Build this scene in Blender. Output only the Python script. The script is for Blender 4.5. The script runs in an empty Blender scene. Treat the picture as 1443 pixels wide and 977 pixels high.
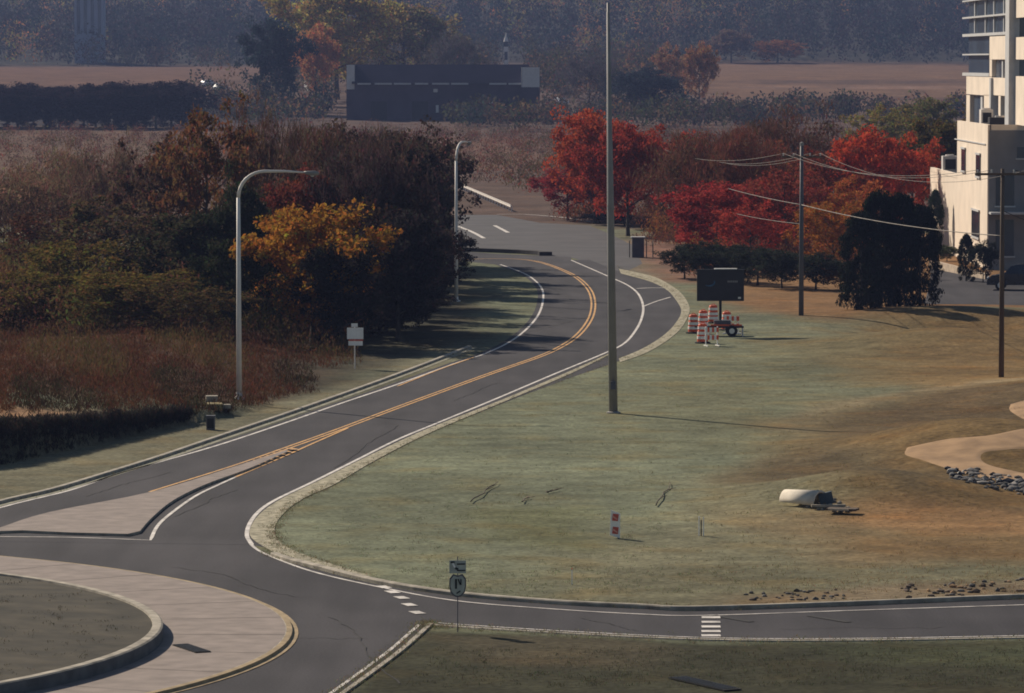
import bpy, bmesh, math, random
import numpy as np
from mathutils import Vector, Matrix
from mathutils.geometry import tessellate_polygon
random.seed(7); rng = np.random.default_rng(7)
PI = math.pi
S = bpy.context.scene
COL = S.collection
# ------------------------------------------------------------------ camera, sky, sun, exposure
W0, H0, F, CH = 1443.0, 977.0, 6600.0, 15.0
PITCH = math.atan(403.5 / F)
cam = bpy.data.objects.new('camera', bpy.data.cameras.new('camera')); COL.objects.link(cam)
cam.location = (0, 0, CH); cam.rotation_euler = (PI/2 - PITCH, 0, 0)
cam.data.sensor_width = 36; cam.data.lens = 36 * F / W0
cam.data.clip_start = 1; cam.data.clip_end = 12000
S.camera = cam
SUN_EL, SUN_DIR = math.radians(32.5), Vector((-0.63, 0.77, 0))      # horizontal direction towards the sun
w = bpy.data.worlds.new('World'); S.world = w; w.use_nodes = True
nt = w.node_tree; bg = nt.nodes['Background']; sky = nt.nodes.new('ShaderNodeTexSky')
sky.sky_type = 'NISHITA'; sky.sun_disc = False; sky.sun_elevation = SUN_EL
sky.sun_rotation = math.atan2(SUN_DIR.x, SUN_DIR.y)
sky.air_density = 1.3; sky.dust_density = 0.6; sky.ozone_density = 2.0
nt.links.new(sky.outputs[0], bg.inputs[0]); bg.inputs[1].default_value = 0.05
sl = bpy.data.lights.new('sun', 'SUN'); sl.energy = 5.0; sl.angle = math.radians(0.5); sl.color = (1.0, 0.88, 0.72)
so = bpy.data.objects.new('sun', sl); COL.objects.link(so)
tos = (SUN_DIR.normalized() * math.cos(SUN_EL) + Vector((0, 0, math.sin(SUN_EL))))
so.rotation_euler = (-tos).to_track_quat('-Z', 'Y').to_euler(); so.location = (-60, 100, 120)
S.view_settings.view_transform = 'Standard'; S.view_settings.look = 'None'
S.view_settings.exposure = 0.16; S.view_settings.gamma = 1; S.view_settings.use_curve_mapping = False
S.render.engine = 'CYCLES'
S.cycles.max_bounces = 4; S.cycles.diffuse_bounces = 2; S.cycles.transmission_bounces = 2; S.cycles.transparent_max_bounces = 6
S.cycles.volume_bounces = 0; S.cycles.use_denoising = True
S.cycles.pixel_filter_type = 'BLACKMAN_HARRIS'; S.cycles.filter_width = 1.8
HAZE_DENSITY = 0.00015

# ------------------------------------------------------------------ terrain
ZD = [(-500,0),(600,0),(900,.3),(1050,3.2),(1300,10.6),(1600,13),(1900,32),(2600,92),(3600,135),(6000,150)]
def sstep(a, b, x):
    t = np.clip((x - a) / (b - a), 0, 1); return t*t*(3-2*t)
def gauss(x, y, cx, cy, sx, sy, ang=0):
    c, s = math.cos(ang), math.sin(ang); u = (x-cx)*c + (y-cy)*s; v = -(x-cx)*s + (y-cy)*c
    return np.exp(-(u/sx)**2 - (v/sy)**2)
def height(x, y):
    x = np.asarray(x, float); y = np.asarray(y, float)
    z = np.interp(y, [a for a, b in ZD], [b for a, b in ZD])
    far = sstep(1500, 2000, y)
    z = z + far * 9*np.sin(x/170.0+1.3)*np.cos(y/260.0) + far*5*np.sin(x/61.0+.4)
    # raised field to the left of the road, ending in a steep bank
    line = 174.0 + (x + 19.0) * 3.3
    line = np.where(x < -19, 174.0 + (x+19)*1.5, line)
    hh = np.clip((-10.5 - x) * 0.155, 0, 1.45)
    z = z + hh * sstep(0, 0.9, y - line) * (1 - sstep(40, 110, y - line))
    # mounds and a swale on the right
    z = z + 01.35*gauss(x, y, 18.0, 178, 5.0, 7) + 0.9*gauss(x, y, 12.5, 161, 3.8, 4)
    z = z - 1.1*gauss(x, y, 25.5, 262, 6.0, 5, .5) + 0.8*gauss(x, y, 23.0, 248, 5.5, 7) + .5*gauss(x, y, 25.5, 276, 7.0, 6)
    z = z + 0.9*gauss(x, y, 26.0, 205, 6.0, 12)
    return z
R = cam.rotation_euler.to_matrix()
def ray(px, py):
    return (R @ Vector(((px - W0/2)/F, (H0/2 - py)/F, -1))).normalized()
def at_z(px, py, z=0.0):
    d = ray(px, py); t = (z - CH)/d.z
    return Vector((d.x*t, d.y*t, z))
def G(px, py):
    """where the sight line through a photo pixel meets the ground"""
    d = ray(px, py); t = 60.0
    while t < 6000:
        x, y, z = d.x*t, d.y*t, CH + d.z*t
        h = float(height(x, y))
        if z <= h: break
        t += max(.3, (z-h)*2.0 if z-h > 1 else .3)
    return Vector((x, y, float(height(x, y))))
def at_y(px, py, y):
    d = ray(px, py); t = y/d.y; return Vector((d.x*t, y, CH + d.z*t))
def at_x(px, py, x):
    d = ray(px, py); t = x/d.x; return Vector((x, d.y*t, CH + d.z*t))
def mpp(y): return y/F

# ------------------------------------------------------------------ materials
def nodes(name):
    m = bpy.data.materials.new(name); m.use_nodes = True
    return m, m.node_tree, m.node_tree.nodes['Principled BSDF']
def mat(name, c, rough=.85, amp=.25, scale=2.0, metal=0, spec=.3, bump=0.0, c2=None, detail=6, stretch=None):
    m, t, b = nodes(name)
    N = t.nodes.new; L = t.links.new
    tc = N('ShaderNodeTexCoord'); nz = N('ShaderNodeTexNoise'); nz.inputs['Scale'].default_value = scale; nz.inputs['Detail'].default_value = detail
    src = tc.outputs['Object']
    if stretch:
        mp = N('ShaderNodeMapping'); mp.inputs['Scale'].default_value = stretch; L(src, mp.inputs[0]); src = mp.outputs[0]
    L(src, nz.inputs['Vector'])
    r = N('ShaderNodeMapRange'); r.inputs['From Min'].default_value = .3; r.inputs['From Max'].default_value = .7
    L(nz.outputs[0], r.inputs[0])
    mx = N('ShaderNodeMix'); mx.data_type = 'RGBA'
    a = [max(0, v*(1-amp)) for v in c]; d = [v*(1+amp) for v in (c2 or c)]
    mx.inputs['A'].default_value = (*a, 1); mx.inputs['B'].default_value = (*d, 1)
    L(r.outputs[0], mx.inputs['Factor']); L(mx.outputs['Result'], b.inputs['Base Color'])
    b.inputs['Roughness'].default_value = rough; b.inputs['Metallic'].default_value = metal; b.inputs['Specular IOR Level'].default_value = spec
    if bump:
        bp = N('ShaderNodeBump'); bp.inputs['Strength'].default_value = bump; bp.inputs['Distance'].default_value = .05
        L(nz.outputs[0], bp.inputs['Height']); L(bp.outputs[0], b.inputs['Normal'])
    return m
def foliage_mat(name='foliage'):
    m, t, b = nodes(name); N = t.nodes.new; L = t.links.new
    oi = N('ShaderNodeObjectInfo'); at = N('ShaderNodeAttribute'); at.attribute_name = 'Col'
    mx = N('ShaderNodeMix'); mx.data_type = 'RGBA'; mx.blend_type = 'MULTIPLY'; mx.inputs['Factor'].default_value = 1
    L(oi.outputs['Color'], mx.inputs['A']); L(at.outputs['Color'], mx.inputs['B'])
    df = N('ShaderNodeBsdfDiffuse'); tr = N('ShaderNodeBsdfTranslucent'); ms = N('ShaderNodeMixShader'); ms.inputs[0].default_value = .38
    L(mx.outputs['Result'], df.inputs[0]); L(mx.outputs['Result'], tr.inputs[0]); L(df.outputs[0], ms.inputs[1]); L(tr.outputs[0], ms.inputs[2])
    L(ms.outputs[0], t.nodes['Material Output'].inputs['Surface']); t.nodes.remove(b)
    return m
def ground_mat():
    m, t, b = nodes('ground_cover'); N = t.nodes.new; L = t.links.new
    at = N('ShaderNodeAttribute'); at.attribute_name = 'Col'
    tc = N('ShaderNodeTexCoord')
    cur = at.outputs['Color']
    for sc, lo, hi, det in ((.09, .78, 1.22, 4), (.7, .80, 1.2, 6), (5.0, .74, 1.3, 8), (1.6, .9, 1.08, 3)):
        nz = N('ShaderNodeTexNoise'); nz.inputs['Scale'].default_value = sc; nz.inputs['Detail'].default_value = det
        L(tc.outputs['Object'], nz.inputs['Vector'])
        r = N('ShaderNodeMapRange'); r.inputs['From Min'].default_value = .33; r.inputs['From Max'].default_value = .67
        r.inputs['To Min'].default_value = lo; r.inputs['To Max'].default_value = hi; L(nz.outputs[0], r.inputs[0])
        vm = N('ShaderNodeVectorMath'); vm.operation = 'SCALE'; L(cur, vm.inputs[0]); L(r.outputs[0], vm.inputs['Scale']); cur = vm.outputs[0]
    # dry, yellower blades in patches
    n2 = N('ShaderNodeTexNoise'); n2.inputs['Scale'].default_value = .33; n2.inputs['Detail'].default_value = 7; L(tc.outputs['Object'], n2.inputs['Vector'])
    r2 = N('ShaderNodeMapRange'); r2.inputs['From Min'].default_value = .5; r2.inputs['From Max'].default_value = .68; r2.inputs['To Max'].default_value = .45; L(n2.outputs[0], r2.inputs[0])
    mx = N('ShaderNodeMix'); mx.data_type = 'RGBA'; mx.blend_type = 'MULTIPLY'; L(r2.outputs[0], mx.inputs['Factor']); L(cur, mx.inputs['A']); mx.inputs['B'].default_value = (1.25, .95, .62, 1)
    L(mx.outputs['Result'], b.inputs['Base Color'])
    b.inputs['Roughness'].default_value = 1; b.inputs['Specular IOR Level'].default_value = .05
    nb = N('ShaderNodeTexNoise'); nb.inputs['Scale'].default_value = 3; nb.inputs['Detail'].default_value = 8; L(tc.outputs['Object'], nb.inputs['Vector'])
    bp = N('ShaderNodeBump'); bp.inputs['Strength'].default_value = .5; bp.inputs['Distance'].default_value = .12; L(nb.outputs[0], bp.inputs['Height']); L(bp.outputs[0], b.inputs['Normal'])
    return m
def worn_paint(name, c, under=(.05,.047,.05)):
    m, t, b = nodes(name); N = t.nodes.new; L = t.links.new
    tc = N('ShaderNodeTexCoord'); nz = N('ShaderNodeTexNoise'); nz.inputs['Scale'].default_value = 1.3; nz.inputs['Detail'].default_value = 9; nz.inputs['Roughness'].default_value = .7
    L(tc.outputs['Object'], nz.inputs['Vector'])
    r = N('ShaderNodeMapRange'); r.inputs['From Min'].default_value = .36; r.inputs['From Max'].default_value = .58; L(nz.outputs[0], r.inputs[0])
    mx = N('ShaderNodeMix'); mx.data_type = 'RGBA'; mx.inputs['A'].default_value = (*[(.55*u+.45*v) for u, v in zip(under, c)], 1); mx.inputs['B'].default_value = (*c, 1)
    L(r.outputs[0], mx.inputs['Factor']); L(mx.outputs['Result'], b.inputs['Base Color']); b.inputs['Roughness'].default_value = .7
    return m
def asphalt_mat():
    m, t, b = nodes('asphalt'); N = t.nodes.new; L = t.links.new
    tc = N('ShaderNodeTexCoord'); mp = N('ShaderNodeMapping'); mp.inputs['Rotation'].default_value = (0, 0, .2); mp.inputs['Scale'].default_value = (1, .12, 1)
    L(tc.outputs['Object'], mp.inputs[0])
    n1 = N('ShaderNodeTexNoise'); n1.inputs['Scale'].default_value = .8; n1.inputs['Detail'].default_value = 6; L(mp.outputs[0], n1.inputs['Vector'])
    n2 = N('ShaderNodeTexNoise'); n2.inputs['Scale'].default_value = 14; n2.inputs['Detail'].default_value = 4; L(tc.outputs['Object'], n2.inputs['Vector'])
    n3 = N('ShaderNodeTexNoise'); n3.inputs['Scale'].default_value = .13; n3.inputs['Detail'].default_value = 3; L(tc.outputs['Object'], n3.inputs['Vector'])
    ad = N('ShaderNodeMath'); ad.operation = 'ADD'; L(n1.outputs[0], ad.inputs[0]); L(n2.outputs[0], ad.inputs[1])
    a2 = N('ShaderNodeMath'); a2.operation = 'ADD'; L(ad.outputs[0], a2.inputs[0]); L(n3.outputs[0], a2.inputs[1])
    r = N('ShaderNodeMapRange'); r.inputs['From Min'].default_value = 1.22; r.inputs['From Max'].default_value = 1.8; L(a2.outputs[0], r.inputs[0])
    mx = N('ShaderNodeMix'); mx.data_type = 'RGBA'; mx.inputs['A'].default_value = (.036, .034, .038, 1); mx.inputs['B'].default_value = (.069, .064, .069, 1)
    L(r.outputs[0], mx.inputs['Factor']); L(mx.outputs['Result'], b.inputs['Base Color']); b.inputs['Roughness'].default_value = .9; b.inputs['Specular IOR Level'].default_value = .12
    bp = N('ShaderNodeBump'); bp.inputs['Strength'].default_value = .3; bp.inputs['Distance'].default_value = .01; L(n2.outputs[0], bp.inputs['Height']); L(bp.outputs[0], b.inputs['Normal'])
    return m
M = dict(
    ground=ground_mat(), asphalt=asphalt_mat(), leaf=foliage_mat(),
    concrete=mat('concrete', (.245,.198,.172), amp=.2, scale=1.5, bump=.2),
    kerb=mat('kerb_concrete', (.34,.30,.24), amp=.4, scale=2.2, detail=9),
    dry_kerb=mat('stained_kerb', (.34,.25,.14), amp=.3, scale=2),
    gutter=mat('gutter_concrete', (.22,.20,.16), amp=.35, scale=2.5, c2=(.26,.25,.17)),
    dry_edge=mat('dry_edge_grass', (.17,.16,.105), amp=.2, scale=3.5, rough=1, c2=(.44,.39,.28), detail=9),
    dirt=mat('bare_dirt', (.36,.225,.12), amp=.25, scale=1.2, rough=1, bump=.3),
    white=worn_paint('white_paint', (.74,.68,.62)), yellow=worn_paint('yellow_paint', (.72,.38,.11)),
    bark=mat('bark', (.055,.045,.04), amp=.4, scale=3), palebark=mat('pale_bark', (.20,.17,.14), amp=.4, scale=3),
    wood=mat('weathered_wood', (.10,.07,.05), amp=.35, scale=4, stretch=(1,1,.1)),
    galv=mat('pale_lit_edge', (.78,.72,.66), rough=.5, amp=.1, scale=1.5),
    wire=mat('wire', (.17,.145,.125), rough=.6, amp=.5, scale=1.0),
    polegrey=mat('grey_steel', (.27,.255,.245), rough=.6, amp=.15, scale=1.2, metal=.2),
    cream=mat('cream_render', (.82,.70,.57), amp=.09, scale=.5, detail=8), roofm=mat('roof_gravel', (.12,.12,.13), amp=.3, scale=1),
    trim=mat('pale_trim', (.50,.50,.50), amp=.08), dark=mat('dark_metal', (.02,.02,.024), rough=.5, amp=.2),
    glass=mat('window_glass', (.035,.05,.075), rough=.12, amp=.3, spec=.6, scale=.3),
    blueglass=mat('curtain_glass', (.07,.10,.15), rough=.15, amp=.35, spec=.6, scale=.25),
    orange=mat('orange_plastic', (.80,.12,.04), rough=.45, amp=.1), whitep=mat('white_plastic', (.93,.90,.86), rough=.5, amp=.08),
    redp=mat('red_sheeting', (.58,.10,.07), rough=.5, amp=.12, scale=8),
    board=mat('sign_board_black', (.018,.018,.026), rough=.4, amp=.3), rubber=mat('rubber', (.015,.015,.015), rough=.9),
    carpaint=mat('dark_car_paint', (.012,.014,.024), rough=.2, spec=.6, amp=.05), palepaint=mat('pale_car_paint', (.75,.75,.75), rough=.3, amp=.03),
    greymetal=mat('grey_cabinet', (.10,.10,.115), rough=.6, amp=.15), bluesheet=mat('blue_grey_sheet', (.07,.10,.13), rough=.6, amp=.25),
    barnroof=mat('slate_blue_roof', (.022,.022,.036), amp=.2, scale=.2, spec=0, rough=1), barnwall=mat('dark_siding', (.07,.055,.075), amp=.2, scale=.3),
    rock=mat('rock', (.085,.08,.075), amp=.6, scale=2.5), housewall=mat('white_siding', (.62,.6,.58), amp=.05),
    tower=mat('blue_grey_cladding', (.30,.34,.42), amp=.1, scale=.2), bluelamp=mat('blue_board_graphic', (.06,.14,.24), amp=.3, scale=6),
    greyplate=mat('sign_sheet', (.46,.48,.42), rough=.5, amp=.15, scale=5), signdark=mat('sign_black', (.015,.02,.017), rough=.5),
)
# ------------------------------------------------------------------ mesh helpers
class MB:
    def __init__(s): s.v = []; s.f = []; s.m = []; s.mats = []
    def mi(s, m):
        if m not in s.mats: s.mats.append(m)
        return s.mats.index(m)
    def add(s, vs, fs, m):
        o = len(s.v); i = s.mi(m); s.v += [tuple(v) for v in vs]
        for f in fs: s.f.append(tuple(k+o for k in f)); s.m.append(i)
    def box(s, c, d, m, rz=0, M3=None):
        x, y, z = d[0]/2, d[1]/2, d[2]/2; vs = [Vector((a*x, b*y, e*z)) for a in (-1,1) for b in (-1,1) for e in (-1,1)]
        rot = M3 if M3 is not None else Matrix.Rotation(rz, 3, 'Z')
        vs = [rot @ v + Vector(c) for v in vs]
        s.add(vs, [(0,1,3,2),(4,6,7,5),(0,4,5,1),(2,3,7,6),(0,2,6,4),(1,5,7,3)], m)
    def tube(s, pts, rs, m, n=10, cap=True):
        pts = [Vector(p) for p in pts]; rings = []
        for i, p in enumerate(pts):
            t = (pts[min(i+1, len(pts)-1)] - pts[max(i-1, 0)]).normalized()
            a = t.cross(Vector((0,0,1))) if abs(t.z) < .95 else t.cross(Vector((0,1,0))); a.normalize(); b = t.cross(a)
            r = rs[i] if isinstance(rs, (list, tuple)) else rs
            rings.append([p + (a*math.cos(2*PI*k/n) + b*math.sin(2*PI*k/n))*r for k in range(n)])
        vs = [v for r in rings for v in r]; fs = []
        for i in range(len(pts)-1):
            for k in range(n):
                k2 = (k+1) % n; fs.append((i*n+k, i*n+k2, (i+1)*n+k2, (i+1)*n+k))
        if cap: fs += [tuple(range(n))[::-1], tuple((len(pts)-1)*n+k for k in range(n))]
        s.add(vs, fs, m)
    def lathe(s, c, prof, m, n=20):
        c = Vector(c); vs = [c + Vector((r*math.cos(2*PI*k/n), r*math.sin(2*PI*k/n), z)) for r, z in prof for k in range(n)]; fs = []
        for i in range(len(prof)-1):
            for k in range(n):
                k2 = (k+1) % n; fs.append((i*n+k, i*n+k2, (i+1)*n+k2, (i+1)*n+k))
        s.add(vs, fs, m)
    def prism(s, pts, z0, z1, m, mtop=None):
        """vertical prism over a ground polygon"""
        n = len(pts); lo = [Vector((p[0], p[1], z0)) for p in pts]; hi = [Vector((p[0], p[1], z1)) for p in pts]
        tri = tessellate_polygon([hi])
        up = []
        for a, b, c in tri:
            nrm = (hi[b]-hi[a]).cross(hi[c]-hi[a]); up.append((a, b, c) if nrm.z > 0 else (a, c, b))
        s.add(hi, up, mtop or m)
        if z1 - z0 > 1e-4:
            s.add(lo + hi, [(i, (i+1) % n, n+(i+1) % n, n+i) for i in range(n)], m)
    def build(s, name, parent=None, smooth=False, origin=None):
        o0 = Vector(origin) if origin is not None else Vector((0,0,0))
        me = bpy.data.meshes.new(name); me.from_pydata([tuple(Vector(v)-o0) for v in s.v], [], s.f); me.materials.clear()
        for m in s.mats: me.materials.append(m)
        me.polygons.foreach_set('material_index', s.m)
        if smooth: me.polygons.foreach_set('use_smooth', [True]*len(s.f))
        me.update()
        o = bpy.data.objects.new(name, me); COL.objects.link(o)
        if parent is None: o.location = o0
        else: o.parent = parent; o.location = o0 if origin is not None else (0,0,0)
        return o
def tag(o, label=None, cat=None, group=None, kind=None):
    if label: o['label'] = label
    if cat: o['category'] = cat
    if group: o['group'] = group
    if kind: o['kind'] = kind
    return o
def empty(name, loc, rz=0, **k):
    o = bpy.data.objects.new(name, None); COL.objects.link(o); o.location = loc; o.rotation_euler = (0,0,rz); o.empty_display_size = .3
    return tag(o, **k)
def copy_tree(o, parent=None):
    c = o.copy(); COL.objects.link(c)
    if parent: c.parent = parent
    for ch in [x for x in bpy.data.objects if x.parent == o]: copy_tree(ch, c)
    return c
def smooth_line(pts, n=6):
    """Catmull-Rom through points"""
    P = [Vector(p) for p in pts]; P = [P[0]*2-P[1]] + P + [P[-1]*2-P[-2]]; out = []
    for i in range(1, len(P)-2):
        for k in range(n):
            t = k/n; a, b, c, d = P[i-1], P[i], P[i+1], P[i+2]
            out.append(.5*((2*b)+(c-a)*t+(2*a-5*b+4*c-d)*t*t+(3*b-a-3*c+d)*t**3))
    out.append(P[-2]); return out
def gl(px, n=6, z=0.0): return smooth_line([at_z(a, b, z) for a, b in px], n)
def offset(line, d):
    out = []
    for i, p in enumerate(line):
        t = line[min(i+1, len(line)-1)] - line[max(i-1, 0)]; t.z = 0; t.normalize(); out.append(p + Vector((-t.y, t.x, 0))*d)
    return out
def strip(mb, line, wd, z, m, off=0):
    a = offset(line, off + wd/2); b = offset(line, off - wd/2); n = len(line)
    vs = [(p.x, p.y, z) for p in a] + [(p.x, p.y, z) for p in b]
    mb.add(vs, [(i, n+i, n+i+1, i+1) for i in range(n-1)], m)
def kerb(mb, line, wd, h, m, off=0):
    n = len(line); prof = [(wd/2, -.05), (wd/2, h), (-wd/2+.03, h), (-wd/2, h-.03), (-wd/2, -.05)]
    rings = [[Vector((q.x, q.y, z)) for q in offset(line, off + o)] for o, z in prof]; k = len(prof)
    vs = [rings[j][i] for i in range(n) for j in range(k)]
    fs = [(i*k+j, i*k+j+1, (i+1)*k+j+1, (i+1)*k+j) for i in range(n-1) for j in range(k-1)]
    fs += [tuple(range(k)), tuple((n-1)*k+j for j in range(k))[::-1]]
    mb.add(vs, fs, m)

# ------------------------------------------------------------------ ground sheet
BAND = 400
def inpoly(X, Y, poly):
    """signed distance (m), positive inside"""
    d = np.full(X.shape, 1e9); ins = np.zeros(X.shape, bool); n = len(poly)
    for i in range(n):
        ax, ay = poly[i][0], poly[i][1]; bx, by = poly[(i+1) % n][0], poly[(i+1) % n][1]
        ex, ey = bx-ax, by-ay; L2 = ex*ex+ey*ey+1e-9
        t = np.clip(((X-ax)*ex+(Y-ay)*ey)/L2, 0, 1)
        # depth counts less than width, as the strips run across the view
        d = np.minimum(d, np.hypot(X-ax-t*ex, Y-ay-t*ey))
        c = ((ay > Y) != (by > Y)) & (X < (bx-ax)*(Y-ay)/(by-ay+1e-12)+ax); ins ^= c
    return np.where(ins, d, -d)
def build_ground():
    ys = [-400, -200, 0, 60, 90, 105]; py = 985.0
    while py > 300: ys.append(at_z(0, py).y); py -= 2.3
    y = ys[-1]
    while y < 1000: y += 6; ys.append(y)
    while y < 2000: y += 16; ys.append(y)
    while y < 5800: y *= 1.04; ys.append(y)
    ys = np.array(ys)
    u = np.concatenate([[-1.2, -.9, -.7, -.5, -.4], np.linspace(-.3, -.13, 20)[:-1], np.linspace(-.13, .13, 380), np.linspace(.13, .3, 20)[1:], [.4, .5, .7, .9, 1.2]])
    Y = np.repeat(ys[:, None], len(u), 1); X = u[None, :] * np.maximum(Y, 118) + np.sign(u)[None, :]*(np.abs(u)[None, :] > .45)*250
    Z = height(X, Y)
    n, k = Y.shape
    me = bpy.data.meshes.new('ground'); V = np.stack([X, Y, Z], -1).reshape(-1, 3)
    idx = np.arange(n*k).reshape(n, k)
    f = np.stack([idx[:-1, :-1], idx[:-1, 1:], idx[1:, 1:], idx[1:, :-1]], -1).reshape(-1, 4)
    me.from_pydata(V.tolist(), [], f.tolist())
    X = V[:, 0]; Y = V[:, 1]
    # low-frequency wobble used to make zone edges uneven
    wob = (np.sin(X*.9+np.sin(Y*.13)*2)+np.sin(X*.37+Y*.11+1)+np.sin(Y*.45+X*.2))*.33
    C = np.zeros((len(X), 3)); C[:] = (.150, .160, .105)
    def zone(px, col, feather=1.0, wobble=.6, a=1.0, flat=True):
        nonlocal C
        poly = [(at_z(*p) if flat else G(*p)) for p in px]
        s = inpoly(X, Y, poly); m = sstep(-feather, feather, s + wob*wobble)[:, None]*a
        C = C*(1-m) + np.array(col)*m
    def bandz(y0, y1, col, fe=20, a=1.0, x0=-9e9, x1=9e9, fx=20):
        nonlocal C
        m = sstep(y0-fe, y0+fe, Y+wob*fe*.5)*(1-sstep(y1-fe, y1+fe, Y+wob*fe*.5))*sstep(x0-fx, x0+fx, X)*(1-sstep(x1-fx, x1+fx, X)); m = m[:, None]*a
        C = C*(1-m)+np.array(col)*m
    BR = (.095, .055, .036)
    bandz(420, 9e9, (.105, .070, .055), 15)
    # far fields
    bandz(600, 940, (.125, .078, .052), 15, 1, -9e9, -38)
    bandz(640, 900, (.15, .08, .05), 15, .7, -30, 10)
    bandz(960, 1090, (.035, .030, .034), 8, 1, -9e9, -55)
    bandz(1090, 1560, (.13, .072, .048), 12, 1, -9e9, -70)
    bandz(1060, 1580, (.15, .088, .055), 12, 1, 45, 160, 10)
    bandz(1120, 1140, (.06, .035, .03), 5, .8, 55, 110, 12); bandz(1200, 1212, (.25, .16, .13), 5, .8, 60, 125, 12); bandz(1240, 1262, (.08, .05, .04), 5, .8, 60, 130, 12)
    bandz(1600, 9e9, (.05, .05, .045), 15)
    # near zones
    zone([(-300,600),(-300,330),(640,380),(655,470),(560,515),(430,560),(300,588),(0,600)], (.075,.038,.022), 3, 2)
    zone([(440,570),(650,480),(655,380),(470,400),(430,520)], (.05,.05,.035), 3, 2)  # leaf-litter ground, darkened further to deepen the grove's shade
    zone([(-300,604),(-300,582),(120,583),(262,584),(262,592),(150,600),(0,606)], (.34,.20,.11), 2.0, 1, 1, False)
    # steep bank: shade painted in as a dark soil colour
    line = [at_z(-300, 720), at_z(0, 656), at_z(150, 624), at_z(266, 598), at_z(266, 591), at_z(150, 612), at_z(0, 642), at_z(-300, 705)]
    s = inpoly(X, Y, line); m = sstep(-.5, .4, s)[:, None]; C = C*(1-m) + np.array((.03, .028, .026))*m
    zone([(-200,780),(-200,735),(0,655),(150,624),(300,592),(440,556),(560,515),(660,480),(672,498),(480,562),(300,622),(160,672),(0,712)], (.155,.145,.095), 1, .5)
    zone([(1000,330),(1020,440),(1120,445),(1180,455),(1320,440),(1443,436),(1700,436),(1700,330)], (.20,.115,.055), 3, 2)
    zone([(870,360),(935,395),(975,400),(1060,380),(990,345),(900,330)], (.20,.11,.08), 3, 1)
    zone([(1180,455),(1250,448),(1443,440),(1700,440),(1700,700),(1443,760),(1180,745),(1080,700),(1100,640),(1150,600),(1260,560),(1180,520),(1150,480)], (.17,.112,.05), 4, 2.5)
    zone([(1160,585),(1290,560),(1460,556),(1700,560),(1700,620),(1400,610),(1290,632),(1200,630),(1130,610)], (.115,.080,.042), 2, 1.5)  # mound's shaded slope painted darker
    zone([(1090,600),(1160,570),(1290,552),(1460,541),(1700,540),(1700,546),(1460,548),(1290,561),(1170,580),(1110,606)], (.25,.19,.11), 1.5, .6, .8)  # pale rim highlight painted along the mound's edge
    zone([(1040,650),(1130,640),(1240,650),(1330,690),(1300,712),(1200,700),(1100,690),(1040,680)], (.105,.080,.045), 1.6, 1)
    zone([(1180,715),(1443,712),(1700,720),(1700,760),(1300,760),(1190,740)], (.27,.155,.072), 2.2, 1.8, .85)
    zone([(1110,745),(1700,762),(1700,800),(1200,790)], (.175,.115,.055), 2, 1.2)
    zone([(880,740),(1110,735),(1300,800),(1700,800),(1700,858),(900,866),(760,856),(700,820)], (.165,.135,.080), 3.5, 1.5, .5)
    zone([(640,720),(830,715),(860,760),(820,775),(660,760)], (.115,.115,.055), 1.5, 1.5, .7)
    zone([(1000,835),(1700,810),(1700,850),(1000,862)], (.17,.125,.08), 1, 1.2, .8)
    # darker rough grass in front of the side road
    zone([(440,1000),(590,888),(800,897),(1000,906),(1443,903),(1900,896),(1900,1400),(0,1400)], (.044,.043,.026), .6, .3)
    zone([(600,895),(900,900),(1000,915),(900,940),(700,930)], (.08,.065,.042), 1, 1, .6)
    zone([(1100,908),(1443,905),(1900,905),(1900,960),(1250,940)], (.065,.072,.04), 1, 1, .8)
    zone([(1150,572),(1330,470),(1280,455),(1180,470),(960,500),(880,560),(930,640),(1050,640)], (.145,.135,.075), 5, 2, .5)
    C *= (1 + .10*wob[:, None])
    ca = me.color_attributes.new('Col', 'FLOAT_COLOR', 'POINT')
    ca.data.foreach_set('color', np.concatenate([C, np.ones((len(C), 1))], 1).ravel().astype(np.float32))
    me.materials.append(M['ground']); me.polygons.foreach_set('use_smooth', [True]*len(f)); me.update()
    o = bpy.data.objects.new('ground', me); COL.objects.link(o); o['kind'] = 'structure'
build_ground()

# ------------------------------------------------------------------ roads
Z1, Z2, Z3 = .006, .012, .018
far_kerb = gl([(-150,752),(0,711),(80,692),(160,668),(230,646),(300,622),(400,588),(480,560),(560,531),(620,508),(665,490)])
inner_line = gl([(-150,762),(0,716),(100,691),(170,667),(300,630),(400,597),(480,569),(560,542),(640,513),(680,500),(715,484),(740,466),(758,445),(765,425),(764,408),(752,394),(735,384),(705,373)])
outer_line = gl([(355,768),(348,755),(352,738),(366,720),(390,704),(440,680),(500,650),(560,620),(620,595),(700,562),(780,528),(850,499),(880,484),(897,464),(905,446),(906,430),(899,414),(884,402),(860,391),(835,380),(805,367)])
grass_edge = gl([(388,775),(384,760),(388,740),(404,718),(445,692),(520,655),(600,613),(700,572),(800,534),(870,510),(905,496),(936,478),(956,460),(966,438),(957,420),(945,408),(920,396),(890,388),(872,376)])
yellow = gl([(215,694),(330,658),(410,630),(480,605),(560,575),(620,553),(680,531),(720,517),(760,503),(785,492),(808,478),(824,462),(834,444),(836,425),(830,408),(815,393),(795,382),(765,371),(735,366),(690,365),(640,367),(560,372)])
north_kerb = gl([(355,765),(372,780),(400,791),(440,801),(530,823),(640,840),(780,852),(900,858),(980,861),(1200,854),(1443,844),(1900,828)])
south_edge = gl([(603,880),(640,883),(800,893),(1000,902),(1200,903),(1443,899),(1900,890)])
exit_edge = gl([(603,880),(592,890),(560,918),(520,948),(480,977),(420,1020),(300,1090)])
mb = MB(); a = M['asphalt']
def px_poly(pts): return [at_z(*p) for p in pts]
left_in = [p for p in offset(inner_line, .35)]
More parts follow.
